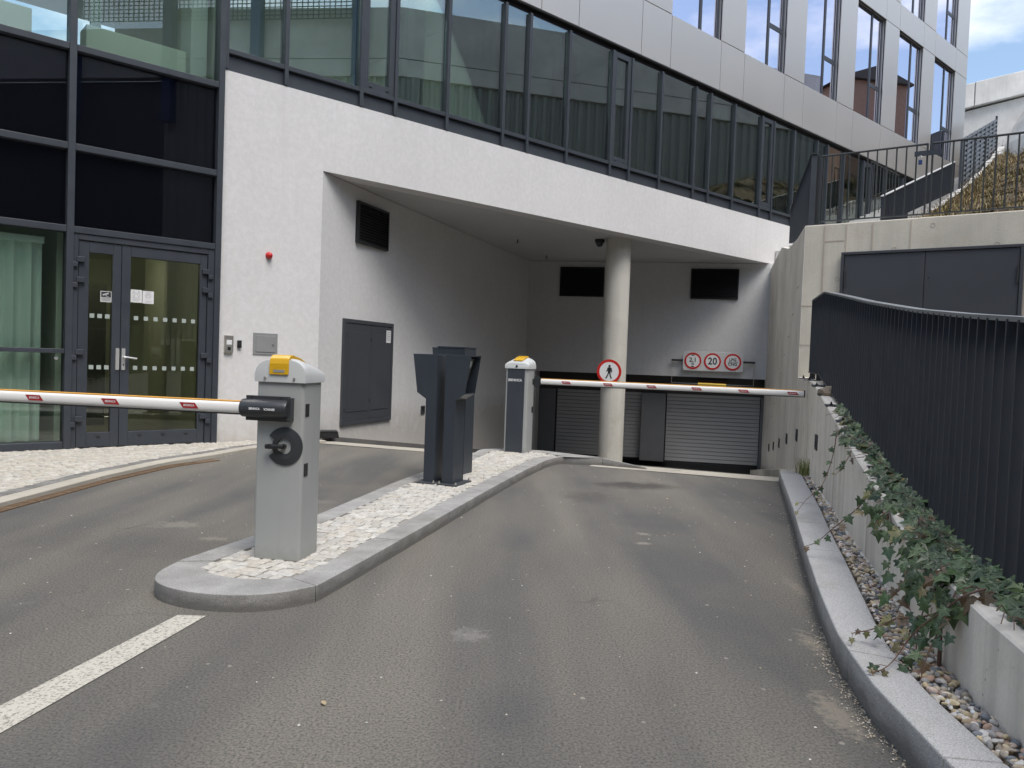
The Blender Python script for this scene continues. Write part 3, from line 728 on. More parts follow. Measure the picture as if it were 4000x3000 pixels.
    for a in st:
        b = a + wd
        if b > END: continue
        for z0, z1 in ((8.25, 11.21), (11.95, 14.86)):
            if b < 4 and z0 > 10: continue
            f = MB(); t = .05; m = a + wd * .62; yy = .065
            f.box(a, a + t, yy, yy + .09, z0, z1, FA); f.box(b - t, b, yy, yy + .09, z0, z1, FA); f.box(m - .035, m + .035, yy - .01, yy + .09, z0, z1, FA)
            f.box(a + t, m - .035, yy, yy + .09, z0, z0 + .05, FA); f.box(a + t, m - .035, yy, yy + .09, z1 - t, z1, FA)
            f.box(m + .035, b - t, yy, yy + .09, z0, z0 + .05, FA); f.box(m + .035, b - t, yy, yy + .09, z1 - t, z1, FA); f.box(m + .035, b - t, yy, yy + .09, z0 + .95, z0 + 1.06, FA)
            o = P(f, 'tall_window', M['anth'])
            q = MB(); q.box(a + t, m - .035, yy + .012, yy + .02, z0 + .05, z1 - t, FA); q.box(m + .035, b - t, yy + .012, yy + .02, z0 + .05, z0 + .95, FA); q.box(m + .035, b - t, yy + .012, yy + .02, z0 + 1.06, z1 - t, FA)
            q.build('window_pane', M['gl_up'], o)
            if z0 < 10 and a > 5:
                r = MB(); r.box(a + .1, m - .12, .25, .33, z0 - .05, z0 + .30, FA); r.build('sill_box', M['int_white'], o)
    # ---- rooms behind the glass
    w = MB()
    w.box(.1, 24.6, .30, 6, 4.5, 4.76, FA, 1); w.box(-7, 24.6, .30, 6, 7.06, 7.165, FA, 0); w.box(-7, 24.6, 5.0, 5.2, 4.77, 4.95, FA, 0)
    w.box(-7, .0, .30, 6, 4.2, 4.46, FA, 1); w.box(-7, -.0, 4.0, 4.2, .05, 4.2, FA, 2); w.box(-7, 0, .35, 4, 2.60, 2.75, FA, 2)
    w.box(-7, 0, .13, 4, -.02, .04, FA, 3); w.box(-1.74, -1.66, .30, 3.9, .05, 2.6, FA, 2); w.box(-.05, .0, .31, 4, .05, 2.6, FA, 2)
    w.box(-.03, .05, .31, 5, 4.47, 7.05, FA, 0)
    w.box(-7, 24.6, 3.2, 3.4, 8.2, 15.3, FA, 2); w.box(-7, 24.6, .31, 3.4, 8.0, 8.2, FA, 0); w.box(-7, 24.6, .31, 3.4, 11.3, 11.5, FA, 0)
    P(w, 'interior_shell', [M['int_wall'], M['int_floor'], M['int_wall'], M['int_floor']])
    for s in (4.46, 7.62, 11.22, 15.0, 18.15, 21.75):
        p = MB(); p.box(s, s + .10, .17, 4.98, 5.02, 7.05, FA); P(p, 'partition', M['int_white'])
    for s in (3.1, 6.6, 8.3, 11.0, 15.8, 19):
        p = MB(); p.box(s, s + .32, .6, .95, 4.77, 7.05, FA); P(p, 'interior_column', M['int_dark'])
    for a, b in ((5.3, 6.9), (10.6, 12.2)):
        p = MB(); p.box(a, b, 1.0, 1.6, 5.45, 5.75, FA); p.box(a + .05, a + .12, 1.0, 1.6, 4.77, 5.45, FA); p.box(b - .12, b - .05, 1.0, 1.6, 4.77, 5.45, FA); P(p, 'desk', M['int_white'])
    # vertical fabric blinds in the ground floor window
    b = MB(); pts = []; s = -4.3
    while s < -1.9: pts.append((s, .18 + .05 * sin(s * 38))); s += .0275
    vs = [FA(s, n, z) for z in (.12, 2.33) for s, n in pts]; n = len(pts); b.add(vs, [(i, i + 1, n + i + 1, n + i) for i in range(n - 1)])
    b.box(-4.3, -1.9, .11, .24, 2.33, 2.40, FA); P(b, 'vertical_blind', M['blind'], smooth=60, fix=False)
    # white window-sill casings and a frame seen in the upper left windows
    for a, c in ((-3.9, -2.05), (-1.52, -.42)):
        p = MB(); p.box(a, c, .12, .42, 4.5, 4.86, FA); P(p, 'radiator_casing', M['int_white'], bevel=.01)
    p = MB(); p.box(-3.6, -1.05, 1.5, 1.58, 5.75, 5.87, FA); p.box(-3.6, -1.05, 1.5, 1.58, 5.97, 6.03, FA); p.box(-1.17, -1.05, 1.5, 1.58, 4.5, 5.75, FA); p.box(-2.45, -2.33, 1.5, 1.58, 4.5, 5.75, FA); P(p, 'glazed_partition', M['int_white'])
    p = MB(); p.box(-.30, -.1, .32, .7, 4.5, 7.0, FA); P(p, 'interior_column', M['blind'])
    # lobby fittings behind the door
    p = MB(); p.box(-.62, -.42, 1.6, 1.9, .05, 2.6, FA, 0); p.box(-1.1, -.66, 2.6, 2.7, .05, 2.1, FA, 1); p.box(-1.64, -1.02, 3.6, 3.9, .05, 2.6, FA, 2)
    P(p, 'lobby_fittings', [M['int_wall'], M['int_dark'], M['wood']])
    p = MB(); p.box(-1.02, -.70, 1.82, 1.98, 2.55, 2.595, FA); P(p, 'ceiling_lamp', M['tube_light'])
building()
# ---- things mounted on the plaster walls
def wall_items():
    # electrical cabinet
    t = thing('electrical_cabinet', 'dark grey two door electrical cabinet set in the left recess wall', 'cabinet', LW(1.38, 0, .94))
    fr = LW; f = MB(); a, b, z0, z1 = .61, 2.15, .15, 1.74; q = .06; y = -.03
    f.box(a, a + q, y, .01, z0, z1, fr); f.box(b - q, b, y, .01, z0, z1, fr); f.box(a + q, b - q, y, .01, z0, z0 + q, fr); f.box(a + q, b - q, y, .01, z1 - q, z1, fr); f.build('frame', M['anth_panel'], t, bevel=.004)
    for x0, x1 in ((a + q + .004, 1.396), (1.404, b - q - .004)):
        d = MB(); d.box(x0, x1, -.022, .008, z0 + q + .004, z1 - q - .004, fr); d.box(x0 + .07, x1 - .07, -.028, -.022, z0 + .2, z1 - .19, fr); o = d.build('cabinet_door', M['anth_panel'], t, bevel=.004)
        h = MB(); hx = x0 + .03 if x0 > 1.4 else x0 + .012
        for z in ((.5, 1.45) if x0 > 1.4 else (.4, 1.5)): h = MB(); h.box(hx - .012, hx + .012, -.03, -.022, z - .03, z + .03, fr); h.build('latch', M['dkgrey'], o)
    n = MB(); n.box(1.90, 2.05, -.032, -.0285, 1.42, 1.62, LW)
    for k in range(5): n.box(1.92, 2.03 - .02 * (k % 2), -.0335, -.0325, 1.585 - .03 * k, 1.592 - .03 * k, LW, 1)
    o = n.build('paper_notice', [M['white'], M['boxgrey']]); tag(o, 'white paper notice stuck on the electrical cabinet door', 'notice')
    # red siren
    t = MB(); c = FA(.65, 0, 2.48); rings = []
    for d, r in ((0, .046), (.012, .046), (.02, .042), (.045, .036), (.060, .024), (.066, .004)): rings.append([c - FA.y * d + (FA.x * cos(2 * pi * k / 20) + Vector((0, 0, 1)) * sin(2 * pi * k / 20)) * r for k in range(20)])
    t.loft(rings); tag(t.build('alarm_siren', M['red'], smooth=40), 'small round red alarm siren on the white plaster beside the door', 'alarm')
    # intercom, reader, meter box
    t = thing('intercom', 'brushed steel intercom panel on the wall right of the glass door', 'intercom', FA(.14, 0, 1.29))
    m = MB(); m.box(.085, .195, -.035, 0, 1.18, 1.405, FA); m.build('housing', M['steel'], t, bevel=.004)
    m = MB(); m.box(.105, .175, -.037, -.0352, 1.285, 1.345, FA); m.build('name_plate', M['white'], t)
    m = MB(); m.box(.12, .16, -.038, -.0352, 1.215, 1.255, FA); m.build('camera_eye', M['black'], t)
    m = MB(); m.box(.255, .305, -.03, 0, 1.25, 1.345, FA); m.disc((.28, 1.30), .012, FA, -.032, -.03, 14, 1); tag(m.build('card_reader', [M['black'], M['dkgrey']], bevel=.006), 'small black card reader on the plaster beside the intercom', 'card reader')
    t = thing('meter_box', 'light grey square steel meter box on the plaster wall', 'wall box', FA(.63, 0, 1.31))
    m = MB(); m.box(.465, .80, -.012, 0, 1.17, 1.455, FA); m.build('frame', M['boxgrey'], t, bevel=.003)
    m = MB(); m.box(.50, .765, -.018, -.0125, 1.205, 1.42, FA); m.build('box_door', M['boxgrey'], t, bevel=.003)
    m = MB(); m.disc((.735, 1.31), .014, FA, -.026, -.0185, 16); m.build('lock', M['steel'], t)
    # bait box
    t = thing('bait_box', 'low black rodent bait box on the kerb by the recess corner', 'bait box', (-2.50, 10.72, 0))
    fr = frame2((-2.66, 10.66), 72); z = .045
    m = MB(); m.prism([(0, z), (.27, z), (.255, z + .075), (.015, z + .075)], -.08, .08, 'xz', fr); m.build('base', M['blackm'], t, bevel=.006)
    m = MB(); m.prism([(.005, z + .0755), (.265, z + .0755), (.235, z + .10), (.035, z + .10)], -.085, .085, 'xz', fr); m.build('lid', M['black'], t, bevel=.006)
    m = MB(); m.disc((.0, z + .036), .024, Fr(fr(.06, -.082, 0), fr.x, fr.y), -.001, .002, 16); m.build('entry_hole', M['blackm'], t)
    # door stickers
    fy = -.0015
    def sheet(name, x0, x1, z0, z1, label, kind):
        m = MB(); m.box(x0, x1, -.001, .0035, z0, z1, FA)
        cx = (x0 + x1) / 2; w = x1 - x0; f = Fr(FA(0, -.002, 0), FA.x, FA.y)
        def line(pts, r=.0012): 
            for p, q in zip(pts[:-1], pts[1:]):
                d = Vector((q[0] - p[0], q[1] - p[1])); L = d.length; d.normalize(); nn = Vector((-d.y, d.x)) * r
                m.add([f(p[0] + nn.x, 0, p[1] + nn.y), f(q[0] + nn.x, 0, q[1] + nn.y), f(q[0] - nn.x, 0, q[1] - nn.y), f(p[0] - nn.x, 0, p[1] - nn.y)], [(0, 1, 2, 3)], 1)
        if kind == 'people':
            for k, cxx in ((0, x0 + w * .28), (1, x0 + w * .72)):
                line([(cxx + .008 * cos(t * .7), z1 - .024 + .008 * sin(t * .7)) for t in range(10)])
                b = [(cxx - .009, z1 - .034), (cxx + .009, z1 - .034), (cxx + .013 - .003 * (1 - k), z1 - .064), (cxx + .006, z1 - .066), (cxx + .006, z1 - .086), (cxx - .006, z1 - .086), (cxx - .006, z1 - .066), (cxx - .013 + .003 * (1 - k), z1 - .064), (cxx - .009, z1 - .034)]; line(b)
            line([(cx - .010, z1 - .05), (cx + .010, z1 - .05)]); line([(cx - .006, z1 - .046), (cx - .010, z1 - .05), (cx - .006, z1 - .054)]); line([(cx + .006, z1 - .046), (cx + .010, z1 - .05), (cx + .006, z1 - .054)])
            m.text('2 m', .010, f, cx, z1 - .040, 0, 1, align='CENTER')
            m.text('PROSÍME, LIDEM', .0115, f, cx, z0 + .052, 0, 1); m.text('VZÁJEMNĚ ROZESTUPY', .0085, f, cx, z0 + .038, 0, 1); line([(x0 + .02, z0 + .028), (x1 - .02, z0 + .028)], .0008); line([(x0 + .03, z0 + .018), (x1 - .03, z0 + .018)], .0008)
        elif kind == 'mask':
            line([(x0 + .03, z1 - .012), (x1 - .03, z1 - .012)], .0012)
            zc = z1 - .058; line([(cx + .031 * cos(t * pi / 12), zc + .036 * sin(t * pi / 12)) for t in range(25)])
            line([(cx - .022, zc + .008), (cx - .018, zc + .018), (cx + .018, zc + .018), (cx + .022, zc + .008)]); line([(cx - .028, zc - .008), (cx - .012, zc + .002), (cx + .012, zc + .002), (cx + .028, zc - .008)]); line([(cx - .025, zc - .018), (cx + .025, zc - .018)]); line([(cx - .012, zc + .009), (cx - .006, zc + .009)]); line([(cx + .006, zc + .009), (cx + .012, zc + .009)])
            m.text('PROSÍME, NOSTE', .0105, f, cx, z0 + .030, 0, 1); m.text('U NÁS ROUŠKU', .0105, f, cx, z0 + .016, 0, 1)
        else:
            m.add([f(x0 + .008, 0, z0 + .055), f(x1 - .008, 0, z0 + .055), f(x1 - .008, 0, z1 - .008), f(x0 + .008, 0, z1 - .008)], [(0, 1, 2, 3)], 1)
            g2 = Fr(FA(0, -.003, 0), FA.x, FA.y)
            m.add([g2(x0 + .02, 0, z1 - .038), g2(x1 - .035, 0, z1 - .016), g2(x1 - .030, 0, z1 - .030), g2(x0 + .026, 0, z1 - .052)], [(0, 1, 2, 3)], 0)
            m.add([g2(cx - .004, 0, z1 - .045), g2(cx + .004, 0, z1 - .045), g2(cx + .004, 0, z1 - .058), g2(cx - .004, 0, z1 - .058)], [(0, 1, 2, 3)], 0); m.add([g2(cx, 0, z1 - .054), g2(cx + .026, 0, z1 - .057), g2(cx + .026, 0, z1 - .062), g2(cx, 0, z1 - .06)], [(0, 1, 2, 3)], 0)
            for k in range(3): line([(x0 + .012, z0 + .042 - .012 * k), (x1 - .012, z0 + .042 - .012 * k)], .0016)
        tag(m.build(name, [M['white'] if kind != 'cam' else M['signgrey'], M['boxgrey'] if kind != 'cam' else M['dkgrey']], fix=False), label, 'sticker')
    sheet('door_sticker', -1.030, -.905, 1.74, 1.89, 'white sticker of two standing figures kept apart on the door glass', 'people')
    sheet('door_sticker', -.898, -.772, 1.735, 1.885, 'white sticker of a masked face on the door glass', 'mask')
    sheet('door_sticker', -1.352, -1.234, 1.72, 1.845, 'grey surveillance camera sticker on the narrow door leaf', 'cam')
    m = MB(); m.disc((-1.785, 1.06), .020, FA, .002, .018, 16); tag(m.build('suction_knob', M['white'], bevel=.003), 'small round white knob on the ground floor window glass', 'knob')
    # column with its no-pedestrians sign
    m = MB(); m.loft([[Vector((2.06 + .25 * cos(2 * pi * k / 40), 15.65 + .25 * sin(2 * pi * k / 40), z)) for k in range(40)] for z in (-1.4, -.2, 1.30, 1.305, 3.73)])
    tag(m.build('concrete_column', M['column'], smooth=40), 'round pale concrete column holding up the garage ceiling', 'column')
    def roundel(mb, fr, cx, cz, r, y=0., red=0, wh=1):
        mb.disc((cx, cz), r * .80, fr, y - .004, y, 40, wh); mb.disc((cx, cz), r, fr, y - .006, y, 44, red, r * .79)
    t = thing('pedestrian_sign', 'round no pedestrians sign with red rim on the concrete column', 'traffic sign', (1.98, 15.36, .8))
    fr = Fr((1.935, 15.385, 1.05), (cos(R(-12)), sin(R(-12)), 0), (sin(R(12)), cos(R(12)), 0)); r = .245
    m = MB(); m.disc((0, 0), r, fr, .0, .02, 44); m.build('sign_plate', M['signgrey'], t)
    m = MB(); roundel(m, fr, 0, 0, r, -.001); 
    f2 = Fr(fr(0, -.009, 0), fr.x, fr.y)
    def blk(P, mm=2): m.prism([(a * r, b * r) for a, b in P], 0, .003, 'xz', f2, mm)
    m.disc((0.02 * r, .46 * r), .095 * r, f2, 0, .003, 16, 2)
    blk([(-.09, .34), (.13, .34), (.15, .05), (.12, -.06), (-.08, -.06), (-.12, .08)])
    blk([(-.09, .34), (-.12, .08), (-.22, .0), (-.26, .05), (-.17, .12), (-.15, .30)]); blk([(.13, .34), (.20, .28), (.25, .02), (.22, -.08), (.18, -.05), (.17, .05)])
    blk([(-.08, -.06), (.03, -.06), (-.08, -.34), (-.20, -.58), (-.30, -.56), (-.29, -.52), (-.18, -.34)]); blk([(.02, -.06), (.12, -.06), (.15, -.32), (.24, -.54), (.18, -.60), (.05, -.33)])
    m.build('sign_face', [M['red'], M['white'], M['black']], t)
    # dome camera, sprinklers
    t = thing('dome_camera', 'black dome camera under the garage ceiling beside the column', 'camera', (1.68, 15.74, 3.62))
    m = MB(); m.loft([[Vector((1.68 + rr * cos(2 * pi * k / 20), 15.74 + rr * sin(2 * pi * k / 20), z)) for k in range(20)] for rr, z in ((.10, 3.727), (.10, 3.67), (.085, 3.655))]); m.build('base', M['black'], t, smooth=40)
    m = MB(); m.loft([[Vector((1.68 + rr * cos(2 * pi * k / 20), 15.74 + rr * sin(2 * pi * k / 20), z)) for k in range(20)] for rr, z in ((.075, 3.655), (.07, 3.62), (.045, 3.585), (.005, 3.575))]); m.build('dome', M['dkgrey'], t, smooth=60)
    for (x, y), w in (((.01, 16.13), 'nearest to the facade edge'), ((.71, 18.45), 'deeper inside the recess')):
        m = MB(); m.tube([(x, y, 3.727), (x, y, 3.68)], .012, 8); m.tube([(x, y, 3.66), (x, y, 3.655)], .04, 10); m.tube([(x, y, 3.68), (x, y, 3.66)], .006, 6)
        tag(m.build('sprinkler', M['dkgrey']), 'small ceiling sprinkler head ' + w, 'sprinkler', 'ceiling sprinklers')
    # sign panel above the shutter
    t = thing('sign_panel', 'grey panel with three red ringed limit signs above the right shutter', 'traffic sign', BW(4.6, 0, 1.35))
    fr = BW; y = -.14
    def rr(x0, x1, z0, z1, rad, n=5):
        P = []
        for cx, cz, a in ((x1 - rad, z1 - rad, 0), (x0 + rad, z1 - rad, 90), (x0 + rad, z0 + rad, 180), (x1 - rad, z0 + rad, 270)):
            P += [(cx + rad * cos(R(a + 90 * i / n)), cz + rad * sin(R(a + 90 * i / n))) for i in range(n + 1)]
        return P
    m = MB(); m.prism(rr(3.89, 5.30, 1.11, 1.575, .05), y, y + .03, 'xz', fr); m.build('panel', M['signgrey'], t, bevel=.004)
    m = MB(); m.box(3.62, 5.58, -.105, -.06, 1.325, 1.375, fr); m.box(3.95, 4.0, -.06, 0, 1.31, 1.39, fr); m.box(5.2, 5.25, -.06, 0, 1.31, 1.39, fr); m.build('support_bar', M['dkgrey'], t)
    for cx, k in ((4.125, 0), (4.585, 1), (5.055, 2)):
        m = MB(); roundel(m, fr, cx, 1.345, .2, y - .002); g2 = Fr(fr(0, y - .009, 0), fr.x, fr.y)
        if k == 0:
            m.text('2,1', .15, g2, cx, 1.365, 0, 2, .0025); m.text('m', .085, g2, cx, 1.275, 0, 2, .0015)
            for s in (1, -1): m.prism([(cx - .05, 1.345 + s * .148), (cx + .05, 1.345 + s * .148), (cx, 1.345 + s * .118)], -.001, .002, 'xz', g2, 2)
        elif k == 1: m.text('20', .235, g2, cx, 1.345, 0, 2, .004, sx=.92)
        else:
            m.text('LPG', .095, g2, cx, 1.398, 0, 2, .0025); m.text('CNG', .095, g2, cx, 1.290, 0, 2, .0025); m.box(cx - .13, cx + .13, -.001, .002, 1.3405, 1.3475, g2, 2)
        m.build('sign_face', [M['red'], M['white'], M['black']], t)
    t = thing('height_bar', 'dark hanging height bar with yellow middle on two chains', 'height bar', BW(4.6, -.08, .78))
    m = MB(); m.tube([(3.62, -.08, .785), (5.58, -.08, .775)], .028, 10, 0, BW); m.build('bar', M['dkgrey'], t, smooth=40)
    m = MB(); m.tube([(4.27, -.08, .785), (4.93, -.08, .780)], .038, 14, 0, BW); m.build('yellow_sleeve', M['gold'], t, smooth=40)
    for x in (3.64, 5.56): m = MB(); m.tube([(x, -.08, 1.33), (x + .004, -.08, 1.05), (x, -.08, .79)], .007, 5, 0, BW); m.build('chain', M['steel'], t)
    t = thing('display_panel', 'dark display panel on the lintel behind the yellow bar', 'display', BW(4.65, .55, .86))
    m = MB(); m.box(4.28, 5.02, .52, .60, .70, .88, BW); m.build('housing', M['black'], t, bevel=.006); m = MB(); m.box(4.30, 5.0, .514, .5195, .72, .86, BW); m.build('screen', paint('dark_red_screen', (.06, .006, .008), .2), t)
    t = thing('square_camera', 'square black camera at the right end of the dark lintel', 'camera', BW(5.80, .56, .86))
    m = MB(); m.box(5.74, 5.88, .53, .60, .79, .92, BW); m.build('housing', M['black'], t, bevel=.012); m = MB(); m.disc((5.81, .855), .035, BW, .518, .529, 20, 0, .022); m.disc((5.81, .855), .02, BW, .522, .529, 16, 1); m.build('lens', [M['dkgrey'], M['blackm']], t)
wall_items()
# recessed wall lights
def wall_lights():
    t = thing('wall_light', 'recessed square wall light on the retaining wall nearest to the grass tuft', 'wall light', (0, 0, 0), 0, 'recessed wall lights along the ramp')
    m = MB(); s = .075
    m.box(-s, s, -.012, .004, -s, -s + .02); m.box(-s, s, -.012, .004, s - .02, s); m.box(-s, -s + .02, -.012, .004, -s + .02, s - .02); m.box(s - .02, s, -.012, .004, -s + .02, s - .02); m.build('frame', M['anth_panel'], t, local=True, bevel=.002)
    m = MB(); m.box(-s + .02, s - .02, -.002, .003, -s + .02, s - .02); m.build('diffuser', M['dkgrey'], t, local=True)
    m = MB(); m.prism([(-.002, s - .025), (-.011, s - .03), (-.003, -.01)], -s + .022, s - .022, 'yz'); m.build('hood', M['black'], t, local=True)
    hd = R(15.72); rz = pi / 2 - hd + pi         # faces left, x runs towards the viewer
    pos = [(3.00, 7.49, .53), (3.60, 9.62, .41), (4.03, 11.16, .22), (4.465, 12.70, 0.), (4.885, 14.19, -.20), (5.28, 15.60, -.38)]
    txt = ['recessed square wall light on the retaining wall nearest to the ivy', 'second wall light from the ivy, above the grass tuft', 'third wall light from the ivy on the streaky wall', 'fourth wall light from the ivy, behind the boom tip', 'fifth wall light from the ivy, going down the ramp', 'last wall light on the retaining wall beside the right shutter']
    for i, p in enumerate(pos):
        o = t if i == 0 else dup(t, p, rz); o.location = (p[0] - .003, p[1], p[2]); o.rotation_euler = (0, 0, R(90 - 15.72 + 180)); o['label'] = txt[i]
    o = dup(t, LW(3.40, -.003, .25), R(90 - 19), 'wall light on the left recess wall behind the ticket terminal')
    o = dup(t, BW(.14, -.003, -.62), R(90 - 101), 'wall light on the rear wall right of the far barrier post')
wall_lights()
# ================================================================== BARRIERS
def barriers():
    t = thing('boom_barrier', 'near grey boom barrier at the rounded island nose, its boom closing the left lane', 'boom barrier', (0, 0, 0), 0, 'boom barriers on the traffic island')
    hw, hd, H = .137, .122, .985
    def rrect(x, y, r, n=4):
        P = []
        for cx, cy, a in ((x - r, y - r, 0), (-x + r, y - r, 90), (-x + r, -y + r, 180), (x - r, -y + r, 270)):
            P += [(cx + r * cos(R(a + 90 * i / n)), cy + r * sin(R(a + 90 * i / n))) for i in range(n + 1)]
        return P
    m = MB(); m.prism(rrect(hw, hd, .018), 0, H, 'xy'); o = m.build('housing', M['grey_paint'], t, local=True, smooth=35)
    m = MB()
    for z in (.83, .50): m.box(hw - .002, hw + .0025, -.098, -.05, z - .035, z + .035)
    for z in (.83, .50): m.box(-hw - .0025, -hw + .002, -.098, -.05, z - .035, z + .035)
    m.build('side_slot', M['black'], o, local=True)
    bk = Fr((0, hd, 0), (-1, 0, 0), (0, -1, 0))
    m = MB(); m.box(-.112, .098, -.004, .004, .004, H - .004, bk); m.text('BENINCA', .040, bk, -.012, .845, -.0052, 1, .0012, sx=.90)
    m.prism([(-.099, .865), (-.090, .861), (-.090, .832), (-.099, .826)], -.0055, -.0045, 'xz', bk, 1)
    m.build('front_panel', [M['anth'], M['white']], t, local=True)
    # hood with rounded shoulders, falling towards the panel side
    m = MB(); rings = []; N = 22; ys = [-.134, -.132, -.124, -.105, -.07, -.02, .04, .09, .118, .130, .134]
    for j, y in enumerate(ys):
        u = (y + .134) / .268; top = .128 - .05 * max(0, (u - .22) / .78) ** 1.1; e = min(1, (.134 - abs(y)) / .030); top = .040 + (top - .040) * (1 - (1 - e) ** 2.4) ** .5
        if y < -.13: top = .040 + (.128 - .040) * (.80 if j == 0 else .92)
        hwj = .148 - (.004 if j in (0, len(ys) - 1) else 0); ring = []
        for k in range(N + 1):
            x = -1 + 2 * k / N; x = math.copysign(abs(x) ** .75, x); zz = .038 + (top - .038) * (1 - abs(x) ** 3.2) ** .55
            ring.append(Vector((x * hwj, y, H + zz)))
        ring = [Vector((-hwj, y, H - .004))] + ring + [Vector((hwj, y, H - .004))]; rings.append(ring)
    m.loft(rings); hood = m.build('hood', M['cap_grey'], t, local=True, smooth=38)
    m = MB()
    for x in (-.085, .085): m.disc((x, H + .018), .007, Fr((0, -.1345, 0)), -.006, .002, 10)
    m.disc((0, H + .025), .014, bk, -.018, -.010, 8, 1); m.build('screw', [M['steel'], M['black']], hood, local=True)
    m = MB(); prof = [(-.142, .036), (-.142, .098), (-.134, .126), (-.112, .143), (-.085, .147), (.02, .128), (.115, .096), (.118, .088), (.01, .10), (-.10, .10), (-.13, .05)]
    m.prism([(y, H + z) for y, z in prof], -.060, .052, 'yz'); b = m.build('beacon', M['amber'], t, local=True, bevel=.006)
    m = MB(); m.box(-.035, .03, -.1435, -.1422, H + .050, H + .064); m.build('beacon_badge', M['boxgrey'], b, local=True)
    # boom holder with its lettering
    m = MB(); zc = .835
    m.box(-.185, .060, -.150, -hd, zc - .068, zc + .068); m.box(.060, .082, -.165, -hd, zc - .062, zc + .062)
    ang = [R(a) for a in range(-100, 101, 10)]
    m.loft([[Vector((x, -.152 - .052 * cos(a) * s, zc + .050 * sin(a) * s)) for a in ang] + [Vector((x, -.14, zc + .049 * s)), Vector((x, -.14, zc - .049 * s))][0:1] for x, s in ((-.200, .97), (-.195, 1.), (.052, 1.), (.066, .9))])
    f = Fr((0, -.2062, zc)); m.text('BENINCA', .0165, f, -.108, .000, 0, 1, .0006, sx=.9); m.text('BENINCA', .0165, Fr((0, -.2062, zc), (-1, 0, 0), (0, 1, 0), (0, 0, -1)), .022, .000, 0, 1, .0006, sx=.9)
    for x in (-.15, .02): m.disc((x, .060), .006, Fr((0, 0, zc)), -.1515, -.149, 10, 2)
    m.build('boom_holder', [M['dkgrey'], M['white'], M['black']], t, local=True, smooth=35, bevel=.003)
    # release wheel with lever
    m = MB(); c = (.034, .630); m.disc(c, .105, Fr((0, 0, 0)), -hd - .006, -hd + .001, 44, 0, .068, R(212), R(508), y_in=-hd - .014)
    m.disc(c, .068, Fr((0, 0, 0)), -hd - .014, -hd + .001, 44, 0, .043, 0, 2 * pi); ring = m.build('release_ring', M['dkgrey'], t, local=True, smooth=30)
    m = MB(); m.disc(c, .042, Fr((0, 0, 0)), -hd - .004, -hd + .001, 28); m.build('ring_centre', M['grey_paint'], ring, local=True)
    m = MB(); m.tube([(-.060, -hd - .036, .629), (-.025, -hd - .036, .630), (.040, -hd - .030, .632)], [.013, .0145, .012], 12); m.tube([(.034, -hd - .032, .631), (.034, -hd, .631)], .014, 12); m.tube([(-.035, -hd - .05, .63), (-.035, -hd - .03, .63)], .013, 14)
    m.build('release_lever', M['black'], ring, local=True, smooth=50)
    # boom
    m = MB(); x0, x1 = -.20, -2.995; a = [2 * pi * k / 20 for k in range(20)]
    sec = lambda s: [(-.166 + .024 * math.copysign(abs(cos(t)) ** .75, cos(t)) * s, zc + .033 * math.copysign(abs(sin(t)) ** .75, sin(t)) * s) for t in a]
    m.loft([[Vector((x, y, z)) for y, z in sec(1)] for x in (x0, x1)]); boom = m.build('boom', M['boomwhite'], t, local=True, smooth=50)
    m = MB(); m.box(x1, x0, -.180, -.152, zc + .031, zc + .0385); m.build('boom_edging', M['orange'], boom, local=True, bevel=.002)
    m = MB(); m.box(x1, x0, -.180, -.152, zc - .0385, zc - .031); m.box(x1 - .012, x1 - .0005, -.191, -.141, zc - .036, zc + .036); m.build('boom_rubber', M['black'], boom, local=True, bevel=.002)
    for k in range(6):
        cx = -.50 - .478 * k
        for sd in (-1, 1):
            fr = Fr((cx, -.1908, zc)) if sd < 0 else Fr((cx, -.1412, zc), (-1, 0, 0), (0, -1, 0))
            q = MB(); mir = 1
            q.add([fr(-.058, 0, .0155), fr(.035, 0, .0155), fr(.058, 0, -.0155), fr(-.035, 0, -.0155)], [(0, 1, 2, 3)], 0)
            q.text('BENINCA', .0175, fr, 0, 0, -.0006, 1, .0003, sx=.88); q.build('boom_sticker', [M['redst'], M['white']], boom, local=True, fix=False)
    t.location = (-1.248, 4.325, .083); t.rotation_euler = (0, 0, R(-9))
    o = dup(t, (.10, 9.585, .083), R(160), 'far boom barrier with dark front panel, its boom closing the right lane'); o.scale = (1.06, 1.06, 1.055)
    for c in kids(o):
        if c.name.startswith('boom') and 'holder' not in c.name: c.scale = (1.045, 1, 1)
barriers()
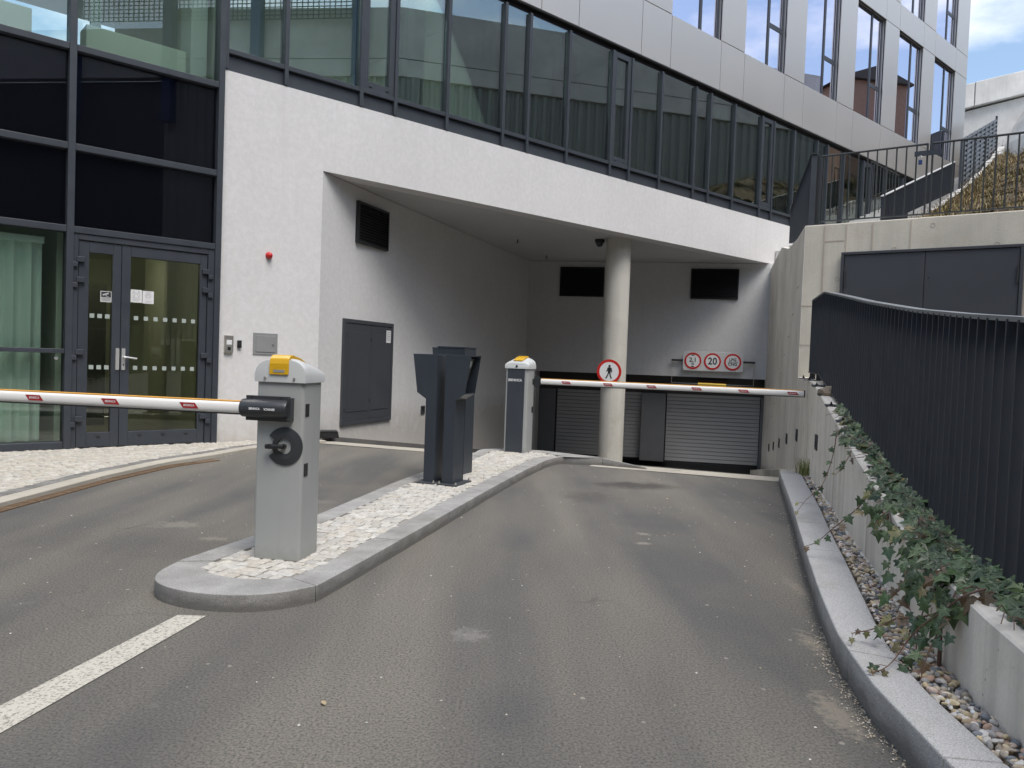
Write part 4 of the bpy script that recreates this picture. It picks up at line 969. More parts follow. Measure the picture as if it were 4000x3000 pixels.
# ================================================================== TICKET TERMINALS
def terminals():
    t = thing('ticket_terminal', 'navy steel ticket terminal facing the right lane, open head with a lit panel', 'ticket terminal', (0, 0, 0), 0, 'ticket terminals on the traffic island')
    D = .235; prof = [(0, 0), (.106, 0), (.106, .755), (.196, .812), (.246, 1.160), (0, 1.160)]; inn = [(0, 0), (.104, 0), (.104, .755), (.104, .80), (.104, 1.158), (0, 1.158)]
    m = MB(); m.prism([(0, 0), (.104, 0), (.104, 1.158), (0, 1.158)], .008, D - .008, 'xz'); body = m.build('body', M['navy'], t, local=True, bevel=.003)
    for y in (0, D - .008):
        m = MB(); m.prism(prof, y, y + .0078, 'xz'); m.build('side_plate', M['navy'], t, local=True, bevel=.0015)
    m = MB(); m.box(.106, .2445, .009, D - .009, 1.150, 1.160); m.add([(.106, .009, .757), (.106, D - .009, .757), (.194, D - .009, .812), (.194, .009, .812), (.106, .009, .765), (.106, D - .009, .765), (.194, D - .009, .820), (.194, .009, .820)], [(0, 1, 2, 3), (4, 5, 6, 7), (0, 4, 5, 1), (3, 2, 6, 7), (0, 3, 7, 4), (1, 2, 6, 5)]); m.build('head_shell', M['navy'], t, local=True)
    m = MB(); m.box(.105, .112, .012, D - .012, .82, 1.148); h = m.build('head_recess', M['blackm'], t, local=True)
    m = MB(); m.add([(.128, .03, .92), (.128, D - .03, .92), (.190, D - .03, 1.13), (.190, .03, 1.13), (.112, .03, .92), (.112, D - .03, .92), (.112, D - .03, 1.13), (.112, .03, 1.13)], [(0, 1, 2, 3), (4, 5, 6, 7), (0, 1, 5, 4), (3, 2, 6, 7), (0, 3, 7, 4), (1, 2, 6, 5)])
    m.add([(.1383, .06, .945), (.1383, D - .06, .945), (.1545, D - .06, 1.0), (.1545, .06, 1.0)], [(0, 1, 2, 3)], 1); m.add([(.1693, .06, 1.05), (.1693, D - .06, 1.05), (.1855, D - .06, 1.105), (.1855, .06, 1.105)], [(0, 1, 2, 3)], 2)
    m.build('operating_panel', [M['steel'], M['black'], M['blind']], h, local=True, fix=False)
    m = MB(); m.box(-.03, .17, -.05, D + .05, -.006, .004); p = m.build('base_plate', M['anth_panel'], t, local=True, bevel=.002)
    for x, y in ((-.012, -.03), (.15, -.03), (-.012, D + .03), (.15, D + .03)):
        q = MB(); q.tube([(x, y, .004), (x, y, .016)], .010, 6); q.tube([(x, y, .016), (x, y, .026)], .006, 8); q.build('bolt', M['steel'], p, local=True)
    def rot(x, y, th): return (x * cos(th) - y * sin(th), x * sin(th) + y * cos(th))
    th = R(-20); t.location = (-.600, 6.885, .092); t.rotation_euler = (0, 0, th)
    q = rot(.106, D, th + pi); dup(t, (-.775 - q[0], 6.945 - q[1], .092), th + pi, 'navy steel ticket terminal with its head turned to the left lane')
    q = rot(.106, D, th + pi); dup(t, (-.69 - q[0], 7.74 - q[1], .165), th + pi, 'ticket terminal half hidden behind, turned to the left lane beside the tall cabinet')
    c = thing('payment_cabinet', 'tall straight dark blue steel cabinet behind the ticket terminals', 'cabinet', (-.735, 7.52, .085), th)
    m = MB(); m.box(0, .285, 0, .285, 0, 1.235); m.build('body', M['navy'], c, local=True, bevel=.004)
    m = MB(); m.box(-.004, .289, -.004, .289, 1.2353, 1.25); m.build('lid', M['navy'], c, local=True, bevel=.002)
    m = MB(); m.box(.15, .268, -.003, .001, .25, .66); m.build('service_door', M['navy'], c, local=True, bevel=.0015)
terminals()
# ================================================================== RETAINING WALLS AND RAILINGS
RPoly = [(1.55, -3), (1.6, -.011), (1.679, 1.384), (1.778, 2.245), (1.816, 2.483), (1.895, 2.854), (2.023, 3.357), (2.172, 3.866), (2.471, 5.021), (2.797, 6.218), (3.306, 8.149), (3.60, 9.25)]
def zw(y): return lerp_y(WP, y, WZ)
def walls():
    # low wall carrying the railing
    m = MB(); inner = offs(WP, .26); rings = []
    Y = [-3 + .4 * i for i in range(32)] + [9.86]
    for y in sorted(Y):
        x = lerp_y(WP, y); xi = lerp_y(inner, y); z = zw(y)
        rings.append([Vector((x, y, -.4)), Vector((x, y, z - .008)), Vector((x + .010, y, z)), Vector((xi, y - .05, z)), Vector((xi, y - .05, -.4))])
    m.loft(rings); 
    m.loft([[Vector((lerp_y(WP, y) - .014, y, .05)), Vector((lerp_y(WP, y) - .014, y, .118)), Vector((lerp_y(WP, y) - .001, y, .126)), Vector((lerp_y(WP, y) - .001, y, .05))] for y in [3.3 + .35 * k for k in range(14)]])
    tag(m.build('low_wall', M['concrete'], smooth=25), 'low sloping concrete wall behind the gravel strip, carrying the slatted railing', 'wall')
    j = MB()
    for y in (1.95, 3.25, 4.6, 6.2, 8.4):
        x = lerp_y(WP, y); j.box(x - .0015, x + .02, y - .005, y + .005, .07, zw(y) - .01)
    tag(j.build('wall_joint', M['seam']), kind='structure')
    # high wall: streaky facet along the ramp and the frontal facet with form marks
    F1 = frame2((3.68, 9.9), 15.72); F2 = frame2((3.68, 9.9), 126.0)
    t = thing('retaining_wall', 'high pale concrete retaining wall with form marks right of the garage', 'wall', (3.68, 9.9, -.4))
    m = MB(); m.prism([(.0, -2), (9.3, -2), (9.3, 3.62), (4.85, 3.52), (3.0, 3.22), (1.2, 3.10), (.0, 3.075)], -.35, 0, 'xz', F1)
    m.build('ramp_face', M['concrete'], t)
    m = MB(); m.prism([(.0, -.5), (7.5, -.5), (7.5, 3.10), (.0, 3.075)], -.0, .34, 'xz', F2); m.build('front_face', M['concrete_warm'], t, bevel=.012)
    s = MB()
    for x in (.24, .50, .80, 1.22, 2.38, 3.5): s.box(x - .010, x + .010, -.0035, .01, .6, 3.05, F2)
    for x0, x1, z in ((.0, .45, 2.05), (.24, .5, 2.86), (.0, .2, 1.55)): s.box(x0, x1, -.003, .01, z - .008, z + .008, F2)
    for k in range(16): s.disc((2.44 + .075 * k, 3.00), .022, F2, -.003, .01, 12, 0, .016)
    for x, z in ((1.05, 2.72), (.52, 1.98), (1.45, 2.98), (.42, 2.38), (2.1, 2.72)): s.disc((x, z), .028, F2, -.003, .01, 14, 0, .02)
    s.build('form_seam', M['seam'], t)
    s = MB()
    for k, (x, y) in enumerate(((.6, 2.35), (1.25, 2.02), (1.9, 1.72), (2.6, 1.45), (3.3, 1.15), (4.0, .85), (4.8, .55), (5.6, .25))): s.box(x, x + .28, -.001, .004, y, y + .022, F1)
    s.build('form_mark', M['seam'], t)
    # steel double hatch on the frontal facet
    h = thing('steel_hatch', 'large dark grey two leaf steel hatch on the concrete wall', 'hatch', F2(1.38, -.02, 1.5)); a, b, z0, z1 = .50, 2.33, 1.05, 2.67; q = .035
    m = MB(); m.box(a - q, a, -.06, -.004, z0, z1, F2); m.box(b, b + q, -.06, -.004, z0, z1, F2); m.box(a - q, b + q, -.06, -.004, z1 + .001, z1 + q, F2); m.build('frame', M['anth_panel'], h, bevel=.004)
    for x0, x1 in ((a + .004, 1.392), (1.398, b - .004)):
        m = MB(); m.box(x0, x1, -.045, -.005, z0, z1 - .004, F2); o = m.build('hatch_leaf', M['anth_panel'], h, bevel=.003)
        k = MB(); hx = x0 + .012 if x0 < 1 else x1 - .012; k.tube([(hx, -.055, 2.28), (hx, -.055, 2.46)], .012, 8, 0, F2); k.build('hinge', M['dkgrey'], o)
    m = MB(); m.disc((1.44, 2.36), .009, F2, -.048, -.0452, 10); m.build('keyhole', M['blackm'], h)
    # walkway between the two walls
    w = MB(); w.add([(1.8, -3, .0), (9, -3, .0), (9, 5, .35), (2.7, 5, .35)], [(0, 1, 2, 3)]); w.add([(2.7, 5, .35), (9, 5, .35), (9, 6.2, 1.05), (4.05, 9.6, 1.05)], [(0, 1, 2, 3)]); struct(w, 'walkway', M['asphalt'])
    # fixed rock on the wall top
    m = MB(); ico = bmesh.new(); bmesh.ops.create_icosphere(ico, subdivisions=2, radius=1.)
    vs = [Vector((v.co.x * .085 * (1 + .2 * sin(5 * v.co.z)), v.co.y * .10, v.co.z * .065 * (1 + .25 * sin(4 * v.co.x)))) + Vector((3.045, 7.42, 1.02)) for v in ico.verts]; m.add(vs, [tuple(x.index for x in f.verts) for f in ico.faces], 0, (.27, .22, .16)); ico.free()
    tag(m.build('stone', M['pebble'], fix=False), 'brown stone lying on the sloping wall top under the railing', 'stone')
walls()
def along(P, step, y0, y1):
    """points and directions at equal steps along a polyline between two y values"""
    out = []; pts = []
    y = y0
    while y < y1:
        x = lerp_y(P, y); x2 = lerp_y(P, y + .01); d = Vector((x2 - x, .01)).normalized(); out.append((x, y, d)); y += step * d.y
    return out
def railings():
    t = thing('slatted_railing', 'anthracite slatted steel railing standing on the low sloping wall', 'railing', (1.9, 3, .45))
    TZ = [(-3, .95), (0, 1.22), (1.4, 1.335), (2.87, 1.466), (3.45, 1.516), (4.36, 1.604), (5.86, 1.778), (7.08, 1.935), (8.2, 2.075), (9.4, 2.075)]
    BZ = [(-3, .1), (0, .31), (1.4, .37), (2.81, .445), (3.17, .46), (3.69, .489), (4.51, .555), (6.3, .827), (8.3, 1.19), (9.4, 1.21)]
    def iz(T, y):
        for (a, za), (b, zb) in zip(T[:-1], T[1:]):
            if a <= y <= b: return za + (zb - za) * (y - a) / (b - a)
        return T[-1][1]
    st = along(RPoly, .108, -.4, 9.22); base = None
    for x, y, d in st:
        n = Vector((d.y, -d.x)); zt, zb = iz(TZ, y) - .012, iz(BZ, y) + .006; w, th = .040, .006
        m = MB(); p = lambda a, b, z: (x + d.x * a + n.x * b, y + d.y * a + n.y * b, z)
        sl = (iz(TZ, y + .02) - iz(TZ, y - .02)) / .04
        m.add([p(a, b, z) for z in (zb, zt) for b in (-w, w) for a in (-th, th)], [(0, 2, 3, 1), (4, 5, 7, 6), (0, 1, 5, 4), (2, 6, 7, 3), (0, 4, 6, 2), (1, 3, 7, 5)])
        m.build('slat', M['anth_d'], t)
    def flat(T, name, mat, h, w, extra=0):
        rings = []
        ys = sorted(set([-.45 + .25 * k for k in range(39)] + [8.2, 9.26]))
        for y in ys:
            x = lerp_y(RPoly, y); x2 = lerp_y(RPoly, y + .01); d = Vector((x2 - x, .01)).normalized(); n = Vector((d.y, -d.x)); z = iz(T, y)
            rings.append([Vector((x + n.x * s * w, y + n.y * s * w, z + dz)) for s, dz in ((-1, -h), (-1, 0), (1, 0), (1, -h))])
        m = MB(); m.loft(rings); m.build(name, mat, t)
    flat(TZ, 'top_rail', M['railtop'], .020, .036); flat([(a, z + .006) for a, z in BZ], 'bottom_rail', M['rail'], .012, .040)
    for y in (9.15, 8.55, 7.9, 7.4, 6.86, 6.2, 5.5, 4.8, 4.1):
        x = lerp_y(RPoly, y); d = Vector((lerp_y(RPoly, y + .01) - x, .01)).normalized(); n = Vector((d.y, -d.x)); z = zw(y)
        fr = Fr((x, y, z), (n.x, n.y, 0), (d.x, d.y, .11 if y < 8.2 else 0)); m = MB(); m.box(-.15, .06, -.05, .05, .0, .010, fr); m.box(-.03, .03, -.02, .02, .010, iz(BZ, y) - z + .002, fr); b = m.build('bracket', M['anth_d'], t)
        q = MB(); q.tube([(-.10, 0, .010), (-.10, 0, .022)], .014, 6, 0, fr); q.tube([(-.10, 0, .022), (-.10, 0, .04)], .008, 8, 0, fr); q.build('bolt', M['dkgrey'], b)
    # thin bar fence on top of the frontal facet, with a gate
    F2 = frame2((3.68, 9.9), 126.0); y = .12
    t = thing('bar_fence', 'thin dark round bar fence along the top of the concrete wall', 'fence', F2(.2, y, 3.1))
    m = MB(); m.tube([(.14, y, 3.965), (1.335, y, 3.965)], .013, 8, 0, F2); m.build('top_rail', M['rail'], t, smooth=60)
    m = MB(); m.box(.12, 6.5, y - .012, y + .012, 3.13, 3.145, F2); m.build('bottom_rail', M['rail'], t)
    m = MB(); m.tube([(1.39, y, 3.965), (6.5, y, 3.965)], .014, 8, 0, F2); m.build('top_rail', M['rail'], t, smooth=60)
    xs = [.16, .262, .365, .470, .573, .678, .786, .893, 1.003, 1.11, 1.22, 1.335] + [1.39 + .107 * k for k in range(46)]
    bar = None
    for i, x in enumerate(xs):
        if bar is None: m = MB(); m.tube([(0, 0, 0), (0, 0, .83)], .0095, 8); bar = m.build('baluster', M['rail'], None, local=True, smooth=60); o = bar
        else: o = bar.copy(); COL.objects.link(o)
        o.parent = t; p = F2(x, y, 3.14) - t.location; o.location = p; o.scale = (1.25, 1.25, 1) if i in (11, 12) else (1, 1, 1)
    m = MB(); m.box(1.20, 1.50, y - .022, y - .012, 3.825, 3.885, F2); m.build('lock_plate', M['anth'], t)
    m = MB(); m.box(.02, .145, y - .01, y + .01, 3.10, 3.985, F2); m.box(.02, .16, y - .05, y + .05, 3.085, 3.10, F2); m.build('end_post', M['rail'], t)
    l = thing('padlock', 'small dark blue padlock hanging on the fence gate', 'padlock', F2(1.27, .08, 3.78)); m = MB(); m.box(1.25, 1.29, y - .05, y - .03, 3.72, 3.775, F2); m.build('lock_body', M['blue'], l, bevel=.004)
    m = MB(); m.tube([(1.256, y - .04, 3.775), (1.256, y - .04, 3.81), (1.264, y - .04, 3.825), (1.276, y - .04, 3.825), (1.284, y - .04, 3.81), (1.284, y - .04, 3.775)], .004, 6, 0, F2); m.build('shackle', M['chrome'], l)
    # slatted railing going back above the ramp face; seen edge on
    F1 = frame2((3.68, 9.9), 15.72)
    t = thing('slatted_railing', 'dark slatted railing above the ramp wall, reading as one solid sheet', 'railing', F1(0, -.1, 3.1))
    sl = None
    for k in range(39):
        x = .02 + .092 * k; zb = 3.12 + max(0, x - 1.) * .13
        m = MB(); m.box(x - .004, x + .004, -.105, -.035, zb - .06, 3.985, F1); m.build('slat', M['anth'], t)
    m = MB(); m.box(-.0, 3.54, -.11, -.03, 3.985, 3.998, F1); m.build('top_rail', M['rail'], t)
    # railing beside the stair along the building
    S = frame2((7.79, 16.55), 40); a, b, za, zb, c, d = -.05, 6.84, 4.97, 7.20, 4.38, 6.38
    t = thing('slatted_railing', 'sloping slatted railing of the stair beside the building', 'railing', S(a, 0, c))
    n = 66; sl = None
    for k in range(n):
        x = a + (b - a) * k / (n - 1); q = k / (n - 1)
        m = MB(); z0 = c + (d - c) * q - (.25 if q < .3 else 0); m.box(x - .004, x + .004, -.03, .03, z0, za + (zb - za) * q - .005, S); m.build('slat', M['anth_d'], t)
    m = MB(); m.prism([(a - .05, za), (b + .03, zb + .012), (b + .03, zb + .030), (a - .05, za + .018)], -.035, .035, 'xz', S); m.build('top_rail', M['cap_grey'], t)
    # louvred fence panels higher up
    t = thing('louvre_fence', 'dark louvred metal fence panels climbing the grassy slope', 'fence', S(7.74, 0, 6.6)); a, b, za, zb, c, d = 7.74, 13.26, 8.05, 10.05, 6.65, 8.78
    for k in range(9):
        q = k / 8; x = a + (b - a) * q; m = MB(); m.box(x - .025, x + .025, -.03, .03, c + (d - c) * q - .2, za + (zb - za) * q + (.12 if k == 8 else 0), S); m.build('post', M['anth'], t)
    for k in range(8):
        m = MB(); x0, x1 = a + (b - a) * k / 8 + .027, a + (b - a) * (k + 1) / 8 - .027; q0, q1 = k / 8, (k + 1) / 8
        m.add([S(x0, .01, c + (d - c) * q0), S(x1, .01, c + (d - c) * q1), S(x1, .01, za + (zb - za) * q1), S(x0, .01, za + (zb - za) * q0)], [(0, 1, 2, 3)], 0)
        for r in range(10):
            f = r / 9.5; zl = (c + (d - c) * q0) * (1 - f) + (za + (zb - za) * q0) * f; zr = (c + (d - c) * q1) * (1 - f) + (za + (zb - za) * q1) * f
            m.add([S(x0, -.03, zl), S(x1, -.03, zr), S(x1, -.03, zr + .03), S(x0, -.03, zl + .03), S(x1, .008, zr + .10), S(x0, .008, zl + .10)], [(0, 1, 2, 3), (3, 2, 4, 5)], 1)
        m.build('louvre_panel', [M['anth_d'], M['rail']], t, fix=False)
    t = thing('landing_railing', 'thin bar railing of the stair landing against the cladding', 'railing', FA(18.6, -.3, 6.3)); m = MB()
    L = Fr(FA(0, -.45, 0), FA.x, FA.y)
    m.tube([(17.2, 0, 6.88), (19.0, 0, 6.84)], .014, 6, 0, L); m.build('top_rail', M['rail'], t)
    for k in range(10): m = MB(); m.tube([(17.2 + .2 * k, 0, 5.6), (17.2 + .2 * k, 0, 6.87)], .010, 6, 0, L); m.build('baluster', M['rail'], t)
railings()
# ================================================================== SLOPE, STAIR, BACKGROUND
F2 = frame2((3.68, 9.9), 126.0)
HL = frame2((7.79, 16.55), 40)          # line of the stair railing and the louvred fence
def hz(e, d):
    sm = lambda t: (lambda q: q * q * (3 - 2 * q))(max(0., min(1., t)))
    cap = 22 - 8.6 * sm((e - .4) / 1.1); dd = min(d, cap); k = .145 + .0055 * dd + .05 * max(-1.5, min(2.4, e))
    return 3.02 + k * dd + .02 * max(0, d - dd) - 1.1 * (1 - sm((e - .55) / .7)) * math.exp(-d / 4)
def slope():
    c = MB(); q = [FA(-7, 6.2, 4.4), FA(24.4, 6.2, 4.4), FA(24.4, 45, 4.4), FA(-7, 45, 4.4)]; c.add(q, [(0, 1, 2, 3)]); struct(c, 'bounce_sheet', M['concrete_pale'])  # unseen pale sheet added to bounce skylight into the rooms
    m = MB(); sc_ = .5; ok = {}
    def pt(e, d): p = F2(e, d, 0); return p
    def inside(p):
        r = p - FA.o; n = r.dot(FA.y); q = p - Vector((3.68, 9.9, 0)); F1n = q.dot(Vector((.9626, -.2710, 0)))
        return n < -.35 and F1n > .33 and (p - HL.o).dot(HL.y) < -.02
    i = -3.
    while i < 26:
        d = .3
        while d < 34:
            c = pt(i + .25, d + .25)
            if inside(c):
                vs = []
                for a, b in ((i, d), (i + .5, d), (i + .5, d + .5), (i, d + .5)):
                    p = pt(a, b); vs.append((p.x, p.y, hz(a, b) + .05 * sin(3.1 * a + 1.3 * b) * sin(2.3 * b)))
                m.add(vs, [(0, 1, 2, 3)])
            d += .5
        i += .5
    o = struct(m, 'hillside', M['soil'], smooth=40)
    b = bmesh.new(); b.from_mesh(o.data); bmesh.ops.remove_doubles(b, verts=b.verts, dist=.002); b.to_mesh(o.data); b.free()
    g = MB(); cols = [(.30, .22, .11), (.36, .28, .15), (.25, .19, .09), (.42, .34, .20), (.20, .18, .075), (.17, .13, .065)]
    n = 0
    while n < 26000:
        e = random.uniform(-1.5, 9); d = .45 + 18 * random.random() ** 1.2; c = F2(e, d, 0)
        if not inside(c): continue
        if (c - HL.o).dot(HL.y) > -.30: continue
        clump = .5 + .5 * sin(2.1 * e + .7 * d) * sin(1.7 * d - .8 * e)
        if random.random() > .35 + .65 * clump: continue
        z = hz(e, d) - .02; h = random.uniform(.06, .20) * (.6 + .8 * clump); a = random.uniform(0, 6.3); w = random.uniform(.002, .005) * (1 + d * .03); ln = random.uniform(.5, 1.9) * h
        dx, dy = cos(a), sin(a); col = random.choice(cols); kk = random.uniform(.8, 1.2); col = [t * kk for t in col]
        if random.random() < .07: col = (.10, .13, .035)
        b0 = Vector((c.x, c.y, z)); s = Vector((-dy, dx, 0)) * w; mid = b0 + Vector((dx * ln * .35, dy * ln * .35, h * .7)); tip = b0 + Vector((dx * ln, dy * ln, h * random.uniform(.75, 1.05)))
        g.add([b0 - s, b0 + s, mid + s * .8, mid - s * .8, tip], [(0, 1, 2, 3), (3, 2, 4)], 0, col); n += 1
    tag(g.build('dry_grass', M['grass'], fix=False), kind='stuff')
    # stair along the building and its white edge stones
    s = MB(); S = Fr(FA(0, 0, 0), FA.x, FA.y); P = [(13.3, 1.0), (13.3, 3.95)]; x = 13.3; z = 3.95
    while x < 24.5: P += [(x, z + .105), (x + .31, z + .105)]; x += .31; z += .105
    P += [(x, 1.0)]; s.prism(P, -1.55, -.02, 'xz', S); struct(s, 'stair', M['concrete_pale'])
    e = MB(); x = -4.
    while x < 13.2:
        L = random.uniform(.18, .40); q = random.uniform(-.04, .04); a, b = HL(x, -.14, 0), HL(x + L, -.14, 0)
        ed = lambda p: ((p - Vector((3.68, 9.9, 0))).dot(F2.x), (p - Vector((3.68, 9.9, 0))).dot(-F2.y * -1))
        za, zb = hz(*ed(a)), hz(*ed(b))
        e.prism([(x, za - .25), (x + L, zb - .25), (x + L, zb + .06 + q), (x, za + .06 + q)], -.28 + q, -.08 + q * .5, 'xz', HL); x += L + .03
    struct(e, 'edge_stones', M['concrete_pale'], bevel=.02)
    # background: bridge abutment of large pale slabs
    t = thing('concrete_abutment', 'large pale concrete slab structure on top of the hill', 'abutment', (24, 40, 8))
    a, b = Vector((19.5, 38.6, 0)), Vector((29.5, 37.0, 0)); u = (b - a).normalized(); fr = Fr(a, u, (-u.y, u.x, 0)); 
    m = MB(); m.prism([(0, 13.72), (2.70, 14.45), (2.70, 15.62), (0, 14.95)], 0, 3, 'xz', fr); m.prism([(2.74, 14.46), (10, 16.3), (10, 17.35), (2.74, 15.64)], 0, 3, 'xz', fr); m.build('parapet_slab', M['concrete_pale'], t, bevel=.03)
    m = MB(); m.prism([(0, 6), (10, 6), (10, 16.24), (0, 13.66)], .35, 3, 'xz', fr); m.build('abutment_wall', M['concrete_pale'], t)
    m = MB(); m.prism([(4.6, 6), (10, 6), (10, 16.), (5.2, 14.4), (4.75, 13.6), (4.35, 12.6)], -2, .3, 'xz', fr); m.build('wing_wall', M['concrete_pale'], t)
    # shrubs in front of it
    for cx, cy, cz, h, col, lb in ((15.3, 26.2, 7.4, 1.7, (.20, .075, .045), 'russet bare twigged shrub beside the building corner'), (16.6, 27.2, 8.0, 1.5, (.24, .21, .09), 'pale yellow green shrub behind the louvred fence')):
        t = thing('shrub', lb, 'shrub', (cx, cy, cz - .6)); m = MB(); lf = MB()
        for k in range(26):
            a = random.uniform(0, 6.3); r = random.uniform(.1, .55); top = Vector((cx + r * cos(a), cy + r * sin(a), cz + h * random.uniform(.5, 1.))); mid = Vector((cx + r * .4 * cos(a), cy + r * .4 * sin(a), cz + h * .4))
            m.tube([(cx, cy, cz - .6), mid, top], [.012, .009, .004], 4)
            for q in range(14):
                p = mid.lerp(top, random.random()) + Vector((random.gauss(0, .08), random.gauss(0, .08), random.gauss(0, .08))); s1 = Vector((random.gauss(0, 1), random.gauss(0, 1), random.gauss(0, 1))).normalized() * .035; s2 = s1.orthogonal().normalized() * .025
                kk = random.uniform(.7, 1.3); lf.add([p - s1, p + s2, p + s1, p - s2], [(0, 1, 2, 3)], 0, [x * kk for x in col])
        m.build('stems', M['stem'], t); lf.build('foliage', M['leaf'], t, fix=False)
    # grass tuft at the end of the gravel strip
    m = MB()
    for k in range(130):
        x, y = 3.16 + random.uniform(-.09, .06), 8.12 + random.uniform(-.10, .12); h = random.uniform(.10, .26); a = random.uniform(0, 6.3); ln = h * random.uniform(.1, .7); w = .004
        b0 = Vector((x, y, .08)); s = Vector((-sin(a), cos(a), 0)) * w; d = Vector((cos(a), sin(a), 0)); kk = random.uniform(.7, 1.3)
        m.add([b0 - s, b0 + s, b0 + d * ln * .35 + Vector((0, 0, h * .65)) + s * .8, b0 + d * ln * .35 + Vector((0, 0, h * .65)) - s * .8, b0 + d * ln + Vector((0, 0, h))], [(0, 1, 2, 3), (3, 2, 4)], 0, random.choice([(.16 * kk, .24 * kk, .06 * kk), (.22 * kk, .28 * kk, .09 * kk), (.33 * kk, .30 * kk, .15 * kk)]))
    tag(m.build('grass_tuft', M['grass'], fix=False), 'green grass tuft at the far end of the gravel strip', 'grass tuft')
slope()
# ================================================================== IVY
def ivy():
    t = thing('ivy', 'dark green ivy creeping along the sloping wall top and hanging over the gravel', 'ivy', (2.0, 3.2, .45))
    out = [(0, 0), (.16, -.13), (.44, -.10), (.30, .17), (.53, .36), (.24, .47), (.0, .98), (-.24, .47), (-.53, .36), (-.30, .17), (-.44, -.10), (-.16, -.13)]
    tips = [(.40, -.08), (.49, .35), (0, .93), (-.49, .35), (-.40, -.08)]
    lf = MB()
    greens = [(.055, .098, .036), (.072, .118, .046), (.044, .080, .034), (.092, .135, .056), (.065, .102, .048), (.034, .064, .030)]
    odd = [(.20, .19, .075), (.13, .085, .045), (.24, .20, .10)]
    def leaf(p, size, nrm, tip=None, col=None):
        nrm = Vector(nrm).normalized(); tp = Vector(tip or (random.gauss(0, 1), random.gauss(0, 1), -.5)); tp = (tp - nrm * tp.dot(nrm)); 
        if tp.length < .01: tp = nrm.orthogonal()
        tp.normalize(); sd = tp.cross(nrm); c = col or (random.choice(greens) if random.random() < .95 else random.choice(odd)); kk = random.uniform(.75, 1.3); c = [min(1, x * kk) for x in c]
        P = Vector(p); cup = random.uniform(-.12, .22)
        T = lambda x, y, z=0: P + (sd * x + tp * y + nrm * (z + cup * (abs(x) + .5 * max(0, y - .4)) ** 2 * -1.)) * size
        vs = [T(x, y) for x, y in out] + [T(0, .22, .05)]; n = len(out)
        lf.add(vs, [(i, (i + 1) % n, n) for i in range(n)], 0, c)
        v = [min(1, x * 1.2 + .095) for x in c]; v = [v[0] * .95, v[1] * 1.02, v[2] * .85]
        for x, y in tips:
            L = math.hypot(x, y); w = .022; px, py = -y / L * w, x / L * w
            lf.add([T(-px, -py, .03), T(px, py, .03), T(x * .5 + px * .6, y * .5 + py * .6, .055), T(x * .96, y * .96, .02), T(x * .5 - px * .6, y * .5 - py * .6, .055)], [(0, 1, 2, 3, 4)], 0, v)
    # mat on the wall top
    for _ in range(1000):
        y = 1.9 + 4.75 * random.random() ** 1.15; dens = .55 + .45 * sin(y * 3.3 + .6) * sin(y * 1.7 + 1)
        if y > 5.9 and random.random() < .35: continue
        if random.random() > .5 + .5 * dens: continue
        xw, xr = lerp_y(WP, y), lerp_y(RPoly, y); f = random.random(); x = xw - .03 + (xr - .02 - xw + .03) * (1 - (1 - f) ** 1.6)
        edge = max(0, min(1, (x - xw) / max(.03, xr - xw))); bump = .015 + .058 * (edge ** .7) * (.6 + .6 * dens) 
        if y < 3.7: bump *= 1.15
        if y < 2.8 and edge < .35 + (2.8 - y) * .5: continue
        if y > 3.75 and edge < .18 + .28 * sin(y * 4.1): continue
        z = zw(y) + random.uniform(.2, 1.) * bump; s = random.uniform(.044, .078) if random.random() < .75 else random.uniform(.072, .098)
        if y > 4.5: s *= 1.05
        leaf((x, y, z), s, (-.75 + random.gauss(0, .38), -.45 + random.gauss(0, .38), 1.0 + random.gauss(0, .25)), (-.7 + random.gauss(0, .6), -.5 + random.gauss(0, .7), -.5))
    # apron hanging over the wall face
    for _ in range(95):
        y = random.gauss(3.02, .33) if random.random() < .75 else random.uniform(3.4, 4.4)
        if y < 2.72: continue
        xw = lerp_y(WP, y); drop = abs(random.gauss(0, .085 if y < 3.6 else .04)); x = xw - .02 - random.random() * (.06 + drop * .4)
        leaf((x, y, zw(y) - drop + .01), random.uniform(.035, .072), (-1, -.5 + random.gauss(0, .4), .45 + random.gauss(0, .35)), (random.gauss(0, .4), random.gauss(0, .4), -1))
    st = MB(); strands = [
        ([(2.52, 5.86, .79), (2.44, 5.73, .755), (2.415, 5.715, .612), (2.33, 5.60, .484), (2.228, 5.462, .40), (2.101, 5.384, .32), (1.958, 5.185, .26)], 9, .05),
        ([(2.19, 4.55, .56), (2.053, 4.332, .555), (2.001, 4.368, .458), (1.948, 4.438, .367), (1.886, 4.478, .288), (1.831, 4.505, .222), (1.776, 4.531, .19)], 8, .065),
        ([(1.711, 2.709, .483), (1.644, 2.732, .446), (1.615, 2.788, .375), (1.566, 2.846, .296), (1.534, 2.888, .216), (1.489, 2.869, .165), (1.413, 2.798, .150), (1.344, 2.761, .145)], 13, .06),
        ([(1.615, 2.788, .375), (1.6, 2.912, .309), (1.572, 3.047, .254), (1.519, 3.08, .207), (1.467, 3.078, .19), (1.421, 3.102, .17)], 10, .055),
        ([(1.897, 3.566, .43), (1.764, 3.352, .40), (1.705, 3.243, .321), (1.637, 3.056, .27), (1.60, 2.95, .21)], 9, .06),
        ([(2.50, 5.55, .74), (2.32, 5.23, .66), (2.237, 5.14, .592), (2.134, 4.995, .56)], 7, .05),
        ([(2.075, 4.10, .53), (1.943, 3.973, .49), (1.851, 3.836, .470)], 6, .06),
        ([(1.72, 3.0, .44), (1.64, 2.95, .36), (1.60, 2.93, .26), (1.58, 2.90, .16)], 7, .055),
        ([(1.69, 2.85, .43), (1.62, 2.80, .33), (1.56, 2.78, .22), (1.52, 2.75, .13)], 7, .06)]
